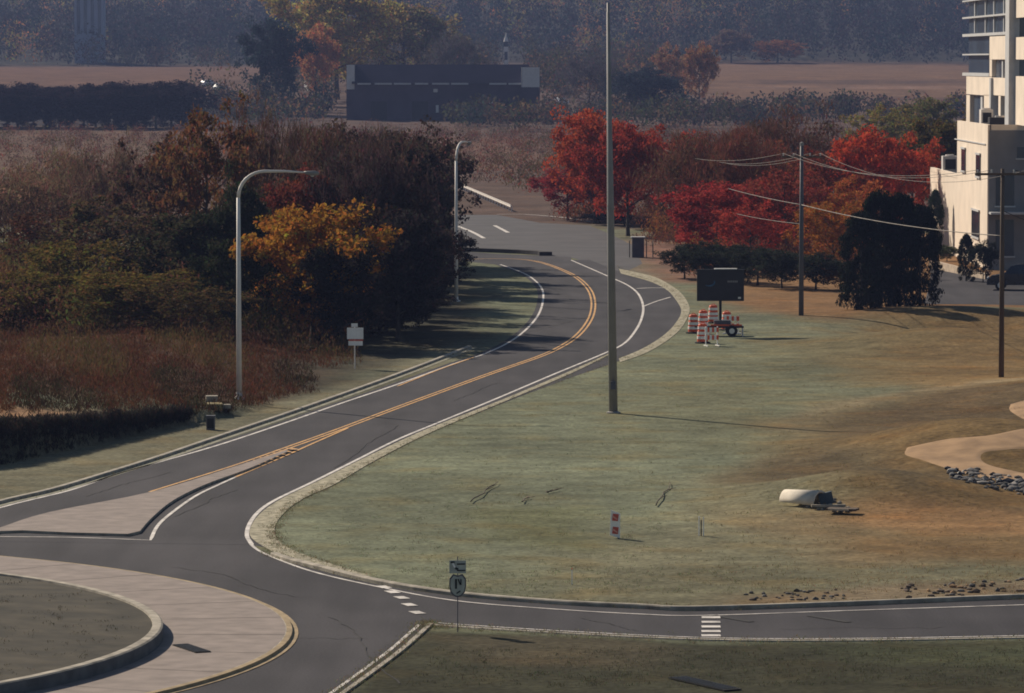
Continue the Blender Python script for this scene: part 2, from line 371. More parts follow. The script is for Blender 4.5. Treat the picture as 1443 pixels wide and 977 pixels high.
road = left_in[:] + px_poly([(650,368),(560,374),(480,380),(470,352),(645,354),(700,358),(805,362)]) + outer_line[::-1]
mb.prism(road, Z1, Z1, a)
mb.prism([p for p in outer_line] + px_poly([(830,366),(860,378),(872,382)]) + [p for p in grass_edge[::-1]], Z1-.002, Z1-.002, a)
mb.build('road').__setitem__('kind', 'structure')
# roundabout carriageway and side road, one sheet, on a level of its own just under the main road
mb = MB()
ring = left_in[0:1] + px_poly([(-150,1100),(300,1090)]) + exit_edge[::-1][1:] + south_edge[1:] + north_kerb[::-1]+ px_poly([(348,755)]) 
mb.prism([*ring, at_z(380, 700), at_z(430, 640)], Z1-.004, Z1-.004, a)
mb.build('roundabout_carriageway').__setitem__('kind', 'structure')
# second road beyond the bend
mb = MB()
mb.prism(px_poly([(470,346),(470,318),(640,303),(700,303),(760,314),(830,318),(860,330),(890,345),(900,360),(905,372),(880,384),(860,380),(835,372),(805,363),(700,355)]), Z1-.005, Z1-.005, mat('old_asphalt', (.062,.057,.060), amp=.25, scale=.3))
mb.build('far_road').__setitem__('kind', 'structure')
mb = MB(); kerb(mb, gl([(470,356),(560,357),(645,358),(700,359),(740,361),(775,364),(795,367)]), .9, .32, M['dark']) ; 
mb = MB(); kerb(mb, gl([(769,360.6),(765,359.5),(735,357.5),(700,356),(645,354),(560,352),(470,350)]), 1.0, .30, mat('kerb_shadow_dark', (.05,.045,.045), amp=.4, rough=1))  # dark raised strip painted in for the kerb's shadow line
mb.build('kerb_shadow_strip').__setitem__('kind', 'structure')
# road on the right, in front of the building
mb = MB(); mb.prism(px_poly([(1300,438),(1310,400),(1312,372),(1388,392),(1443,396),(1700,410),(1700,434),(1443,434)]), height(27, 290)*0+.012, .012, a)
ot = mb.build('driveway'); ot['kind'] = 'structure'

# kerbs, gutters and painted lines
mb = MB()
strip(mb, far_kerb, .30, Z2, M['gutter'], -.15)
mb.build('gutter').__setitem__('kind', 'structure')
mb = MB(); kerb(mb, far_kerb, .22, .11, M['kerb'], .12); mb.build('kerb').__setitem__('kind', 'structure')
mb = MB(); kerb(mb, north_kerb[8:], .20, .12, M['kerb'], .12); mb.build('kerb').__setitem__('kind', 'structure')
mb = MB(); kerb(mb, south_edge, .22, .035, M['kerb'], -.11); mb.build('kerb').__setitem__('kind', 'structure')
mb = MB(); kerb(mb, exit_edge, .16, .05, M['kerb'], .08); mb.build('kerb').__setitem__('kind', 'structure')
mb = MB(); strip(mb, exit_edge, .10, Z2, M['white'], -.22); 
strip(mb, south_edge, .10, Z3, M['white'], .35)
strip(mb, inner_line, .13, Z2, M['white']); strip(mb, outer_line, .14, Z2, M['white'])
strip(mb, gl([(348,756),(356,770),(378,783),(440,806),(530,827),(640,847),(780,859),(900,866),(990,868),(1200,861),(1443,853),(1900,838)]), .11, .015, M['white'])
strip(mb, gl([(907,432),(925,425),(945,419)]), .12, Z2, M['white'])
strip(mb, gl([(897,407),(915,406),(935,406)]), .25, Z2, M['white'])
strip(mb, gl([(645,319),(665,327),(682,336)]), .35, Z2, M['white']); strip(mb, gl([(697,318),(716,328)]), .35, Z2, M['white'])
strip(mb, gl([(700,303),(740,303),(790,307),(832,313)]), .3, .05, M['white'])
for px, py in ((541,828),(553,835),(566,843),(577,853),(588,864)):
    c = at_z(px, py); mb.box((c.x, c.y, Z3), (.30, .62, .004), M['white'], rz=.35)
for k, py in enumerate((871,877.5,884,890.5,896.5)):
    c = at_z(1002, py); mb.box((c.x, c.y, Z3), (.50, .42, .004), M['white'])
c = at_z(1002, 867)
# island surround
spl_line = gl([(-150,754),(0,757),(100,758),(212,762)], 3) + gl([(212,762),(222,742),(240,725),(275,700),(310,683),(345,667)], 5)[1:]
strip(mb, spl_line, .12, Z3, M['white'])
mb.build('road_markings').__setitem__('kind', 'structure')
mb = MB(); strip(mb, yellow, .11, Z3, M['yellow'], .12); strip(mb, yellow, .11, Z3, M['yellow'], -.12)
strip(mb, gl([(332,673),(360,661),(400,644),(440,626),(490,604)]), .11, Z3+.001, M['yellow'])
for k in range(7):
    q0 = at_z(352+k*9, 651.5-k*3.4, .084); q1 = at_z(362+k*9, 655-k*3.6, .084); strip(mb, [q0, q1], .30, .086, M['yellow'])
strip(mb, gl([(560,545),(620,521),(668,504)]), .10, Z3+.004, M['yellow'], 0)
mb.build('centre_line').__setitem__('kind', 'structure')
# pale dry edge of verge beside the road
def ribbon(name, A, B, z, m, n=60):
    def res(L):
        d = [0]
        for i in range(1, len(L)): d.append(d[-1] + (L[i]-L[i-1]).length)
        return [Vector([float(np.interp(t*d[-1], d, [q[k] for q in L])) for k in range(3)]) for t in np.linspace(0, 1, n)]
    A = res(A); B = res(B); mb = MB(); mb.add([(p.x, p.y, z) for p in A] + [(p.x, p.y, z) for p in B], [(i, i+1, n+i+1, n+i) for i in range(n-1)], m)
    o = mb.build(name); o['kind'] = 'structure'; return o
nose_out = gl([(520,818),(440,797),(395,783),(366,768),(352,755),(356,738),(372,720),(400,702),(450,678),(520,643),(600,606),(700,567),(800,525),(860,498)])
nose_in = gl([(520,812),(450,790),(410,775),(390,760),(388,742),(402,722),(430,702),(470,684),(530,649),(605,611),(700,571),(800,529),(860,500)])
ribbon('dry_verge', nose_out, nose_in, .022, M['dry_edge'], 120)
ribbon('bare_verge', gl([(872,506),(905,492),(934,474),(952,456),(960,438),(950,420),(938,408),(915,397),(875,386)]), gl([(874,511),(910,498),(942,479),(962,460),(972,436),(962,416),(946,403),(920,390),(872,379)]), .020, M['dry_edge'], 80)
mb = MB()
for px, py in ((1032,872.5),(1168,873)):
    c = at_z(px, py); mb.box((c.x, c.y, Z3-.002), (1.75, .22, .004), mat('tar_and_shadow', (.022,.02,.02), amp=.2), rz=-1.0)  # two painted shadow streaks; the cracks below are tar
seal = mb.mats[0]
for (pa, pb, wv) in (((250,728),(330,690),.3),((250,800),(420,840),.5),((470,870),(560,960),.4),((560,600),(470,660),.25),((700,540),(640,565),.2),((330,900),(520,900),.0),((1100,888),(1330,884),.2),((740,470),(860,440),.4),((820,872),(900,889),.2),((120,700),(240,665),.2)):
    a0 = at_z(*pa); a1 = at_z(*pb); ln = [a0.lerp(a1, t)+Vector((math.sin(t*9+pa[0])*wv*.3+random.uniform(-.05,.05), math.sin(t*5)*wv+random.uniform(-.2,.2), 0)) for t in np.linspace(0, 1, 22)]
    strip(mb, ln, .035, Z3+.003, seal)
mb.build('shadow_streaks_and_tar').__setitem__('kind', 'structure')
# dirt path on the right
def ground_poly(name, px, m, lift=.03, sub=8):
    pts = smooth_line([G(*p) for p in px + px[:1]], sub)[:-1]
    x0 = min(p.x for p in pts); x1 = max(p.x for p in pts); y0 = min(p.y for p in pts); y1 = max(p.y for p in pts)
    bm = bmesh.new(); N = 60
    gx = np.linspace(x0, x1, N); gy = np.linspace(y0, y1, N*2)
    Xg, Yg = np.meshgrid(gx, gy); s = inpoly(Xg, Yg, [(p.x, p.y) for p in pts]); Zg = height(Xg, Yg) + np.minimum(lift, s*.2)
    idx = {}
    vs = []; fs = []
    for j in range(len(gy)-1):
        for i in range(N-1):
            if s[j:j+2, i:i+2].max() > -.05:
                q = []
                for (jj, ii) in ((j,i),(j,i+1),(j+1,i+1),(j+1,i)):
                    if (jj, ii) not in idx: idx[(jj, ii)] = len(vs); vs.append((Xg[jj,ii], Yg[jj,ii], Zg[jj,ii]))
                    q.append(idx[(jj, ii)])
                fs.append(tuple(q))
    mb = MB(); mb.add(vs, fs, m); o = mb.build(name, smooth=True); o['kind'] = 'structure'; return o
ground_poly('dirt_path', [(1278,632),(1330,622),(1400,613),(1480,606),(1480,632),(1420,634),(1385,640),(1390,655),(1440,668),(1480,674),(1480,684),(1400,676),(1340,663),(1300,650),(1276,642)], M['dirt'])
ground_poly('dirt_patch', [(1424,570),(1450,564),(1480,564),(1480,598),(1450,594),(1424,580)], M['dirt'])

# ------------------------------------------------------------------ roundabout island: truck apron with raised grass centre
def circle_fit(P):
    A = np.array([[2*p.x, 2*p.y, 1] for p in P]); b = np.array([p.x**2+p.y**2 for p in P]); c = np.linalg.lstsq(A, b, rcond=None)[0]
    return c[0], c[1], math.sqrt(c[2]+c[0]**2+c[1]**2)
AO = [at_z(*p, .07) for p in [(0,789),(100,792),(200,801),(290,822),(345,843),(385,865),(398,885),(393,905),(365,930),(310,955),(240,977)]]
AI = [at_z(*p, .35) for p in [(0,815),(90,822),(160,838),(200,853),(217,866),(213,880),(190,903),(130,931),(60,955),(0,970)]]
co = circle_fit(AO); ci = circle_fit(AI); print('APRON', co, 'INNER', ci)
def ringpts(c, n=160): return [Vector((c[0]+c[2]*math.cos(2*PI*k/n), c[1]+c[2]*math.sin(2*PI*k/n), 0)) for k in range(n)]
def loft_disc(mb, prof, cen, m_list, n=160):
    cx, cy, _ = cen
    vs = [Vector((cx+r*math.cos(2*PI*k/n), cy+r*math.sin(2*PI*k/n), z)) for r, z in prof for k in range(n)]
    for i in range(len(prof)-1):
        mb.add([], [], m_list[i]); o = mb.mi(m_list[i])
    base = len(mb.v); mb.v += [tuple(v) for v in vs]
    for i in range(len(prof)-1):
        for k in range(n):
            k2 = (k+1) % n; mb.f.append((base+i*n+k, base+i*n+k2, base+(i+1)*n+k2, base+(i+1)*n+k)); mb.m.append(mb.mi(m_list[i]))
isl = M['island_grass'] = mat('island_grass', (.036,.032,.020), amp=.4, scale=.9, c2=(.050,.041,.027), rough=1, bump=.6)
c_a = (co[0], co[1], 0); ro, ri = co[2], ci[2]
mb = MB(); loft_disc(mb, [(ro+.16, Z3), (ro+.02, Z3+.004), (ro, .09), (ro-.15, .10), (ro-.17, .10)], c_a, [M['dry_kerb'], M['dry_kerb'], M['dry_kerb'], M['kerb']])
mb.build('apron_kerb', smooth=False).__setitem__('kind', 'structure')
mb = MB(); loft_disc(mb, [(ro-.16, .098), (0.05, .098)], c_a, [M['concrete']]); mb.build('truck_apron').__setitem__('kind', 'structure')
mb = MB()
for k in range(40):
    an = 2*PI*k/40; q0 = Vector((co[0]+(ri+.2)*math.cos(an), co[1]+(ri+.2)*math.sin(an), 0)); q1 = Vector((co[0]+(ro-.16)*math.cos(an), co[1]+(ro-.16)*math.sin(an), 0)); strip(mb, [q0, q1], .035, .1015, mat('joint', (.12,.10,.09), amp=.2) if k == 0 else mb.mats[0])
mb.build('apron_joints').__setitem__('kind', 'structure')
c_i = (ci[0], ci[1], 0)
mb = MB(); loft_disc(mb, [(ri+.16, .09), (ri+.15, .40), (ri+.10, .43), (ri-.12, .43), (ri-.13, .35)], c_i, [mat('shade_dark_wall', (.10,.105,.11), amp=.3), M['kerb'], M['kerb'], M['kerb']])  # outer wall face coloured dark to paint in its shade
mb.build('island_kerb').__setitem__('kind', 'structure')
mb = MB(); loft_disc(mb, [(ri-.125, .37), (ri*.8, .50), (ri*.5, .62), (.05, .7)], c_i, [isl]*3); mb.build('island_lawn', smooth=True).__setitem__('kind', 'structure')
# splitter island
spl = gl([(-200,790),(-60,765),(0,744),(70,722),(215,693),(330,658),(405,634)], 4, .08) + gl([(405,636),(350,660),(290,682),(245,704),(215,728),(197,748)], 5, .1) + gl([(180,752),(100,750),(0,748),(-60,770)], 3, .1)[:-1]
spl = [p for p in spl if p.x > at_z(-150, 760).x]
mb = MB(); mb.prism(spl, 0, .09, M['kerb'], M['concrete']); mb.build('splitter_island').__setitem__('kind', 'structure')

# dark gratings
def grate(px, py, L, wd, rz, label, z):
    c = at_z(px, py, z); r = empty('dark_grating', (c.x, c.y, z), rz, label=label, cat='grating')
    m = MB(); m.box((0,0,.012), (L, wd, .024), M['rubber']); m.build('backing', r)
    m = MB()
    for i in range(int(L/.12)): m.box((-L/2+.06+i*.12, 0, .03), (.05, wd*.96, .012), M['dark'])
    m.build('bars', r)
grate(270, 914.5, 1.7, .42, -1.15, 'dark grating set in the pale concrete apron of the roundabout', .10)
grate(993, 964, 2.6, .5, -1.07, 'long dark grating in the rough grass at the bottom of the view', .02)

# ------------------------------------------------------------------ trees
def leaf_arrays(cen, rad, n, size, thin=1.0, up=0.0, droop=0, r_=None, shade=.45):
    """n leaf quads spread inside each clump; returns verts (n*4,3) and per-leaf tone"""
    r_ = r_ or rng; K = len(cen); tot = K*n
    d = r_.normal(size=(tot, 3)); d /= np.linalg.norm(d, axis=1)[:, None]; q = r_.random(tot)**.45
    P = np.repeat(cen, n, 0) + d*q[:, None]*np.repeat(rad, n)[:, None]*np.array([1, 1, .75])
    a = r_.normal(size=(tot, 3)); a[:, 2] += up*np.sign(a[:, 2]+.001); a /= np.linalg.norm(a, axis=1)[:, None]
    b = np.cross(a, r_.normal(size=(tot, 3))); b /= np.linalg.norm(b, axis=1)[:, None]+1e-9
    s = size*(.55+.9*r_.random(tot))[:, None]
    V = np.stack([P-a*s, P+b*s*.6*thin, P+a*s, P-b*s*.6*thin], 1).reshape(-1, 3)
    tone = (1-shade/2+shade*r_.random(tot)) * np.repeat(.8+.4*r_.random(K), n)
    return V, tone
def leaf_mesh(name, V, tone, hue=None, r_=None):
    r_ = r_ or rng; n = len(tone); me = bpy.data.meshes.new(name)
    me.vertices.add(n*4); me.vertices.foreach_set('co', V.ravel()); me.loops.add(n*4); me.loops.foreach_set('vertex_index', np.arange(n*4))
    me.polygons.add(n); me.polygons.foreach_set('loop_start', np.arange(n)*4); me.polygons.foreach_set('loop_total', np.full(n, 4))
    me.update(calc_edges=True)
    c = np.ones((n, 4)); c[:, :3] = tone[:, None] if hue is None else tone[:, None]*hue
    h = r_.normal(size=(n, 1))*.10; c[:, 0:1] *= 1+h; c[:, 1:2] *= 1-h*1.3
    ca = me.color_attributes.new('Col', 'FLOAT_COLOR', 'POINT'); ca.data.foreach_set('color', np.repeat(np.clip(c, 0, 3), 4, 0).ravel().astype(np.float32))
    me.materials.append(M['leaf']); return me
def skeleton(h, wd, seed, base=.12, kind='broad', bark=None):
    """unit tree built at real size: trunk and limbs; returns MB and limb end points"""
    r = random.Random(seed); mb = MB(); bark = bark or M['bark']; ends = []
    tr = .016*h+.03; lean = (r.uniform(-.04,.04)*h, r.uniform(-.04,.04)*h)
    trunk = [Vector((lean[0]*t*t, lean[1]*t*t, h*.8*t)) for t in (0,.15,.35,.55,.75,1)]
    mb.tube(trunk, [tr*(1.25 if i == 0 else 1)*(1-.8*i/5) for i in range(6)], bark, 7)
    for i in range(16):
        t = base+.1+(.85-base)*i/16; p = Vector((lean[0]*t*t, lean[1]*t*t, h*.8*t)); an = i*2.4+r.uniform(-.4,.4)
        ln = wd*.5*(1.05-abs(t-.45)*1.1)*r.uniform(.7,1.05); up = ln*r.uniform(.4,.95)
        q = p+Vector((math.cos(an)*ln*.5, math.sin(an)*ln*.5, up*.35)); e = p+Vector((math.cos(an)*ln, math.sin(an)*ln, up))
        mb.tube([p, q, e], [tr*.42*(1-t*.5), tr*.28*(1-t*.5), .012], bark, 5, False); ends.append(e); ends.append(q)
        for k in range(3):
            a2 = an+r.uniform(-.9,.9); l2 = ln*r.uniform(.3,.5); s = q.lerp(e, r.random()); e2 = s+Vector((math.cos(a2)*l2, math.sin(a2)*l2, l2*r.uniform(.2,1)))
            mb.tube([s, e2], [.02, .008], bark, 4, False); ends.append(e2)
    ends.append(trunk[-1]+Vector((0,0,h*.12))); ends.append(trunk[-1])
    return mb, ends
TPL = {}
def template(kind, seed):
    """8 m tall model tree meshes, shared by copies"""
    if (kind, seed) in TPL: return TPL[(kind, seed)]
    r_ = np.random.default_rng(seed*17+len(kind)); h = 8.0; wd = 6.4
    if kind == 'conifer':
        mb = MB(); mb.tube([(0,0,0),(0,0,h*.95)], [.16,.03], M['bark'], 6)
        cs = []; rd = []
        for i in range(250):
            t = r_.random()**.8; a = r_.random()*6.28; R0 = wd*.30*min(1, 1.7*(1-t)**.45)*(.65+.35*r_.random())
            cs.append((math.cos(a)*R0, math.sin(a)*R0, -.05+t*(h-.3))); rd.append(.5)
        V, tone = leaf_arrays(np.array(cs), np.array(rd), 60, .13, .6, 1.0, r_=r_)
    else:
        mb, ends = skeleton(h, wd, seed, bark=M['palebark'] if kind == 'bare' else M['bark'])
        E = np.array([tuple(e) for e in ends]); E = E[E[:, 2] > h*.12]
        if kind == 'bare':
            E2 = np.repeat(E, 3, 0)+r_.normal(size=(len(E)*3, 3))*.5
            V, tone = leaf_arrays(E2, np.full(len(E2), .7), 26, .30, .11, 1.3, r_=r_)
            V2, t2 = leaf_arrays(E, np.full(len(E), .8), 34, .10, 1, r_=r_)
            V = np.concatenate([V, V2]); tone = np.concatenate([tone*.9, t2*1.1])
        elif kind == 'sparse':
            E2 = np.repeat(E, 2, 0)+r_.normal(size=(len(E)*2, 3))*.45
            V, tone = leaf_arrays(E2, .35+.4*r_.random(len(E2)), 42, .12, 1, r_=r_)
        else:
            E2 = np.concatenate([E, np.repeat(E, 2, 0)+r_.normal(size=(len(E)*2, 3))*.55]); keep = r_.random(len(E2)) > .12; E2 = E2[keep]
            V, tone = leaf_arrays(E2, .4+.55*r_.random(len(E2)), 60, .125, 1, r_=r_)
        low = V[:, 2].reshape(-1, 4).min(1) > (.02 if kind == 'conifer' else .25); V = V.reshape(-1, 4, 3)[low].reshape(-1, 3); tone = tone[low]
    me = leaf_mesh(kind+'_crown', V, tone, r_=r_)
    to = mb.build('trunk'); tm = to.data; bpy.data.objects.remove(to)
    TPL[(kind, seed)] = (me, tm); return TPL[(kind, seed)]
def tree(name, kind, seed, loc, h, wd, col, label, cat='tree', group=None):
    me, tm = template(kind, seed); rz = random.uniform(0, 6.28)
    e = empty(name, (loc[0], loc[1], loc[2]-.05), rz, label=label, cat=cat, group=group)
    e.scale = (wd/6.4, wd/6.4, h/8.0)
    c = bpy.data.objects.new('crown', me); COL.objects.link(c); c.parent = e; c.color = (*col, 1)
    t = bpy.data.objects.new('trunk' if cat == 'tree' else 'stem', tm); COL.objects.link(t); t.parent = e
    return e
def tree_px(name, kind, seed, px, D, ytop, wpx, col, label, cat='tree', group=None):
    """stand a tree at depth D on the line of sight of column px, as tall as it looks"""
    x = (px-W0/2)/F*D; z = float(height(x, D)); top = at_y(px, ytop, D).z
    return tree(name, kind, seed, (x, D, z), max(1, (top-z))/.97, wpx*mpp(D), col, label, cat, group)

GOLD=(.36,.17,.03); OLIVE=(.15,.11,.032); DKG=(.035,.04,.022); MAR=(.16,.045,.03); RED=(.42,.085,.035); BROWN=(.11,.065,.045); GREY=(.21,.135,.09); RUST=(.22,.085,.035); PURP=(.075,.05,.05)
# --- left grove
L = [
 ('golden_tree','leafy',1,440,246,293,175,GOLD,'golden orange leafy tree right of the near lamp post, brightest in the dark grove'),
 ('maroon_tree','leafy',2,425,264,236,125,MAR,'maroon tree rising behind the golden orange tree'),
 ('dark_tree','leafy',3,338,262,255,95,DKG,'dark green tree directly behind the near lamp post'),
 ('rust_tree','sparse',1,292,290,155,130,(.17,.085,.04),'tall rust brown tree left of the near lamp arm'),
 ('brown_tree','sparse',2,232,300,190,130,BROWN,'brown thinning tree left of the tall rust one'),
 ('bare_tree','bare',1,520,262,205,130,PURP,'purple brown bare tree right of the maroon tree'),
 ('bare_tree','bare',2,470,285,172,162,BROWN,'bare brown tree showing above the maroon tree'),
 ('bare_tree','sparse',3,555,262,215,105,(.07,.045,.04),'rightmost bare tree of the grove, reaching the far lamp post'),
 ('bare_tree','bare',1,385,300,165,110,BROWN,'bare tree seen just above the near lamp arm'),
 ('dark_tree','leafy',4,535,258,290,150,(.05,.03,.022),'dark brown dense tree at the right foot of the grove'),
 ('dark_tree','sparse',3,600,270,300,90,(.05,.035,.03),'low dark thin tree shading the verge beside the bend'),
 ('olive_tree','leafy',1,30,250,385,174,OLIVE,'olive bush-like tree at the left edge of the view'),
 ('olive_tree','sparse',4,115,262,340,174,OLIVE,'yellowish olive tree second from the left edge'),
 ('olive_tree','leafy',4,200,246,385,188,OLIVE,'wide olive tree in front of the brown trees'),
 ('olive_tree','sparse',1,268,240,400,137,(.10,.07,.03),'small brownish olive tree just left of the near lamp post'),
 ('bare_tree','bare',2,20,330,235,159,GREY,'grey bare tree behind the leftmost olive tree'),
 ('bare_tree','bare',3,90,340,215,174,GREY,'tall grey bare tree over the second olive tree'),
 ('bare_tree','bare',1,165,330,210,120,(.17,.11,.08),'grey brown bare tree left of the brown thinning tree'),
 ('bare_tree','sparse',4,60,300,300,110,(.10,.05,.03),'reddish brown small tree among the grey bare ones'),
 ('brown_tree','sparse',3,150,290,280,174,(.10,.07,.035),'brown olive tree between grey bare trees and olive ones'),
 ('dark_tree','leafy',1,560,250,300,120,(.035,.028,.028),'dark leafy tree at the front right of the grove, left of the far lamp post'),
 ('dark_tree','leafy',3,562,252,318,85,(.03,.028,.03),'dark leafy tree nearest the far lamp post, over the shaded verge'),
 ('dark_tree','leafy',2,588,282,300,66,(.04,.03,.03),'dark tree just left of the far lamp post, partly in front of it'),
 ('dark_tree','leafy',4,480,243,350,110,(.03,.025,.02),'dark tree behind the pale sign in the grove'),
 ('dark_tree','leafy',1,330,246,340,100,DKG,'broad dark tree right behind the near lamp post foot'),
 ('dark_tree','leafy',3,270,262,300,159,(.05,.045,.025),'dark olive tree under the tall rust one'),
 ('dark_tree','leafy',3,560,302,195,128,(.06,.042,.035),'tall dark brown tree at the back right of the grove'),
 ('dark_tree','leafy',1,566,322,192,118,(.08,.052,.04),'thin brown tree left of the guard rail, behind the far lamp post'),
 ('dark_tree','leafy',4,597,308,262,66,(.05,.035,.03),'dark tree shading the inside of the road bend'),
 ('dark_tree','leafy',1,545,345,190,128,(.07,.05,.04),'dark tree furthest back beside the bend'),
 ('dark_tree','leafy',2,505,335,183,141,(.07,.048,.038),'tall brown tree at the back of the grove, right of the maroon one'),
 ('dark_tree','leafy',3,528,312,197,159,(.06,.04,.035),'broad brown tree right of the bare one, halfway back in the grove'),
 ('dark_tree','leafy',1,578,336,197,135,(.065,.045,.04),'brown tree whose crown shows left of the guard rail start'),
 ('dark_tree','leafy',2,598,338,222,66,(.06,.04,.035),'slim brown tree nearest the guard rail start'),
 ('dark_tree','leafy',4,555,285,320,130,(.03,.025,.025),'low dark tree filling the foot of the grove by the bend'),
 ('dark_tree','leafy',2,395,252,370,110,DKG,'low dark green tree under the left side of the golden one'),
]
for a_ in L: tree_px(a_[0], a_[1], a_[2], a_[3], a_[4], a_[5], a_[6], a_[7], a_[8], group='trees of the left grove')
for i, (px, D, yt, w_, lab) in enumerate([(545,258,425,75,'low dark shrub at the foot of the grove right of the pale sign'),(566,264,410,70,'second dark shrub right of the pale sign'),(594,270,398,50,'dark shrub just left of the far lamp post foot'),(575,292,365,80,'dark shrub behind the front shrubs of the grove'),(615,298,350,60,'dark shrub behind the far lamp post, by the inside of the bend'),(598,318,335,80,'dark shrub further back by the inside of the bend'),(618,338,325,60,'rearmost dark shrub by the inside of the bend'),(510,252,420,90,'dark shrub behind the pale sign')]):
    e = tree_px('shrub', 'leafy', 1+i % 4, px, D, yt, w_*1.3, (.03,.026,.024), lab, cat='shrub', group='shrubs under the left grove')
# --- right autumn trees
Rr = [
 ('red_maple','leafy',1,838,430,158,101,RED,'tall red tree just left of the tall grey pole'),
 ('red_maple','leafy',2,885,400,175,114,(.30,.05,.03),'deep red tree just right of the tall grey pole'),
 ('red_maple','sparse',3,935,420,180,121,(.30,.065,.035),'thin red tree, third from the left of the red row'),
 ('red_maple','leafy',3,800,440,235,81,(.30,.05,.05),'small pinkish red tree at the left end of the red row'),
 ('bare_tree','bare',2,985,370,185,128,(.14,.07,.045),'pale trunked bare tree among the red ones'),
 ('bare_tree','bare',3,1045,365,180,148,(.15,.06,.04),'twiggy reddish tree left of the tall grey utility pole'),
 ('red_maple','leafy',4,1010,345,262,121,(.36,.055,.045),'low bright red tree above the dark message board'),
 ('red_maple','sparse',1,1080,350,250,128,(.28,.05,.035),'red tree touching the tall grey utility pole on its left'),
 ('red_maple','sparse',2,1140,370,205,148,(.22,.06,.035),'dusky red tree behind the tall grey utility pole'),
 ('orange_tree','sparse',4,1175,325,285,108,(.34,.13,.03),'orange tree between grey utility pole and dark evergreens'),
 ('red_maple','leafy',2,1222,375,180,121,(.42,.07,.03),'vivid red orange tree above the dark evergreens'),
 ('red_maple','sparse',3,1285,385,190,108,(.38,.075,.03),'red orange tree nearest the cream building'),
 ('bare_tree','bare',1,1110,400,165,162,(.12,.06,.04),'brown bare tree furthest back among the red trees'),
 ('rust_tree','sparse',3,860,446,238,85,(.26,.07,.04),'low rust tree between the red trees and the far road'),
 ('red_maple','sparse',2,1058,333,285,95,(.36,.06,.04),'low loose red tree left of the tall grey utility pole foot'),
 ('maroon_tree','sparse',1,1108,345,238,105,(.24,.06,.04),'maroon tree right behind the tall grey utility pole'),
 ('orange_tree','sparse',3,1205,345,250,90,(.36,.12,.04),'orange red tree touching the leftmost black-green evergreen'),
 ('olive_tree','sparse',2,1245,610,150,90,(.24,.19,.05),'yellow olive tree above the vivid red orange one'),
 ('olive_tree','leafy',1,1300,640,140,80,(.17,.15,.05),'green olive tree seen left of the building upper floors'),
 ('rust_tree','sparse',2,962,440,190,110,(.24,.07,.04),'dusky rust tree between deep red ones and the pale trunked bare tree'),
 ('olive_tree','leafy',3,1325,420,165,108,(.12,.09,.03),'olive tree beside the left wall of the cream building'),
]
for a_ in Rr: tree_px(a_[0], a_[1], a_[2], a_[3], a_[4], a_[5], a_[6], a_[7], a_[8], group='autumn trees on the right')
for px, D, yt, w_, lab in ((1214,277,298,50,'leftmost of the four black-green evergreens right of the grey utility pole'),(1240,280,268,52,'second of the four tall black-green evergreens'),(1268,280,274,54,'third of the four black-green evergreens, widest'),(1297,279,290,50,'rightmost of the four tall evergreens, beside the driveway')):
    e = tree_px('evergreen_tree', 'conifer', 1 if px < 1250 else 2, px, D, yt, w_, (.016,.020,.014), lab, group='dark evergreens'); e.scale[0] *= 1.95; e.scale[1] *= 1.95
bushes = [(965,322,345,60,'leftmost shrub of the dark row behind the message board'),(1000,318,340,60,'grey green shrub directly behind the message board'),(1035,316,343,55,'dark shrub just right of the message board top'),(1068,312,350,60,'second dark shrub left of the tall grey utility pole'),(1102,308,352,60,'dark shrub touching the tall grey utility pole on its left'),(1150,306,355,60,'dark shrub just right of the tall grey utility pole'),(1185,306,372,50,'shrub between grey utility pole and black-green evergreens')]
for i, (px, D, yt, w_, lab) in enumerate(bushes):
    e = tree_px('shrub', 'leafy', 1+i % 4, px, D, yt, w_, (.035,.040,.028) if i != 6 else (.13,.06,.02), lab, cat='shrub', group='shrubs behind the message board'); e.scale[0] *= 1.25
for px, D, yt, w_, k, col, lab in ((1318,362,268,22,'conifer',(.035,.05,.03),'tall narrow shrub against the low cream wing'),(1362,318,330,22,'conifer',(.02,.025,.018),'dark upright shrub at the corner of the cream building'),(1386,316,338,38,'leafy',(.03,.035,.03),'round grey green shrub under the building wall'),(1335,350,345,30,'leafy',(.06,.075,.03),'low green shrub at the foot of the cream wing'),(845,432,312,62,'leafy',(.02,.018,.022),'dark low shrub beside the far road under the red trees'),(880,425,306,70,'leafy',(.035,.022,.028),'dark purple shrub just right of the tall pole under the red trees'),(925,415,305,75,'leafy',(.04,.024,.026),'dark shrub behind the grey cabinet'),(960,400,318,60,'leafy',(.035,.028,.026),'dark shrub between the grey cabinet and the message board row')):
    e = tree_px('shrub', k, 2, px, D, yt, w_, col, lab, cat='shrub', group='shrubs by buildings and roads')
    if k == 'conifer': e.scale[0] *= 1.7; e.scale[1] *= 1.7
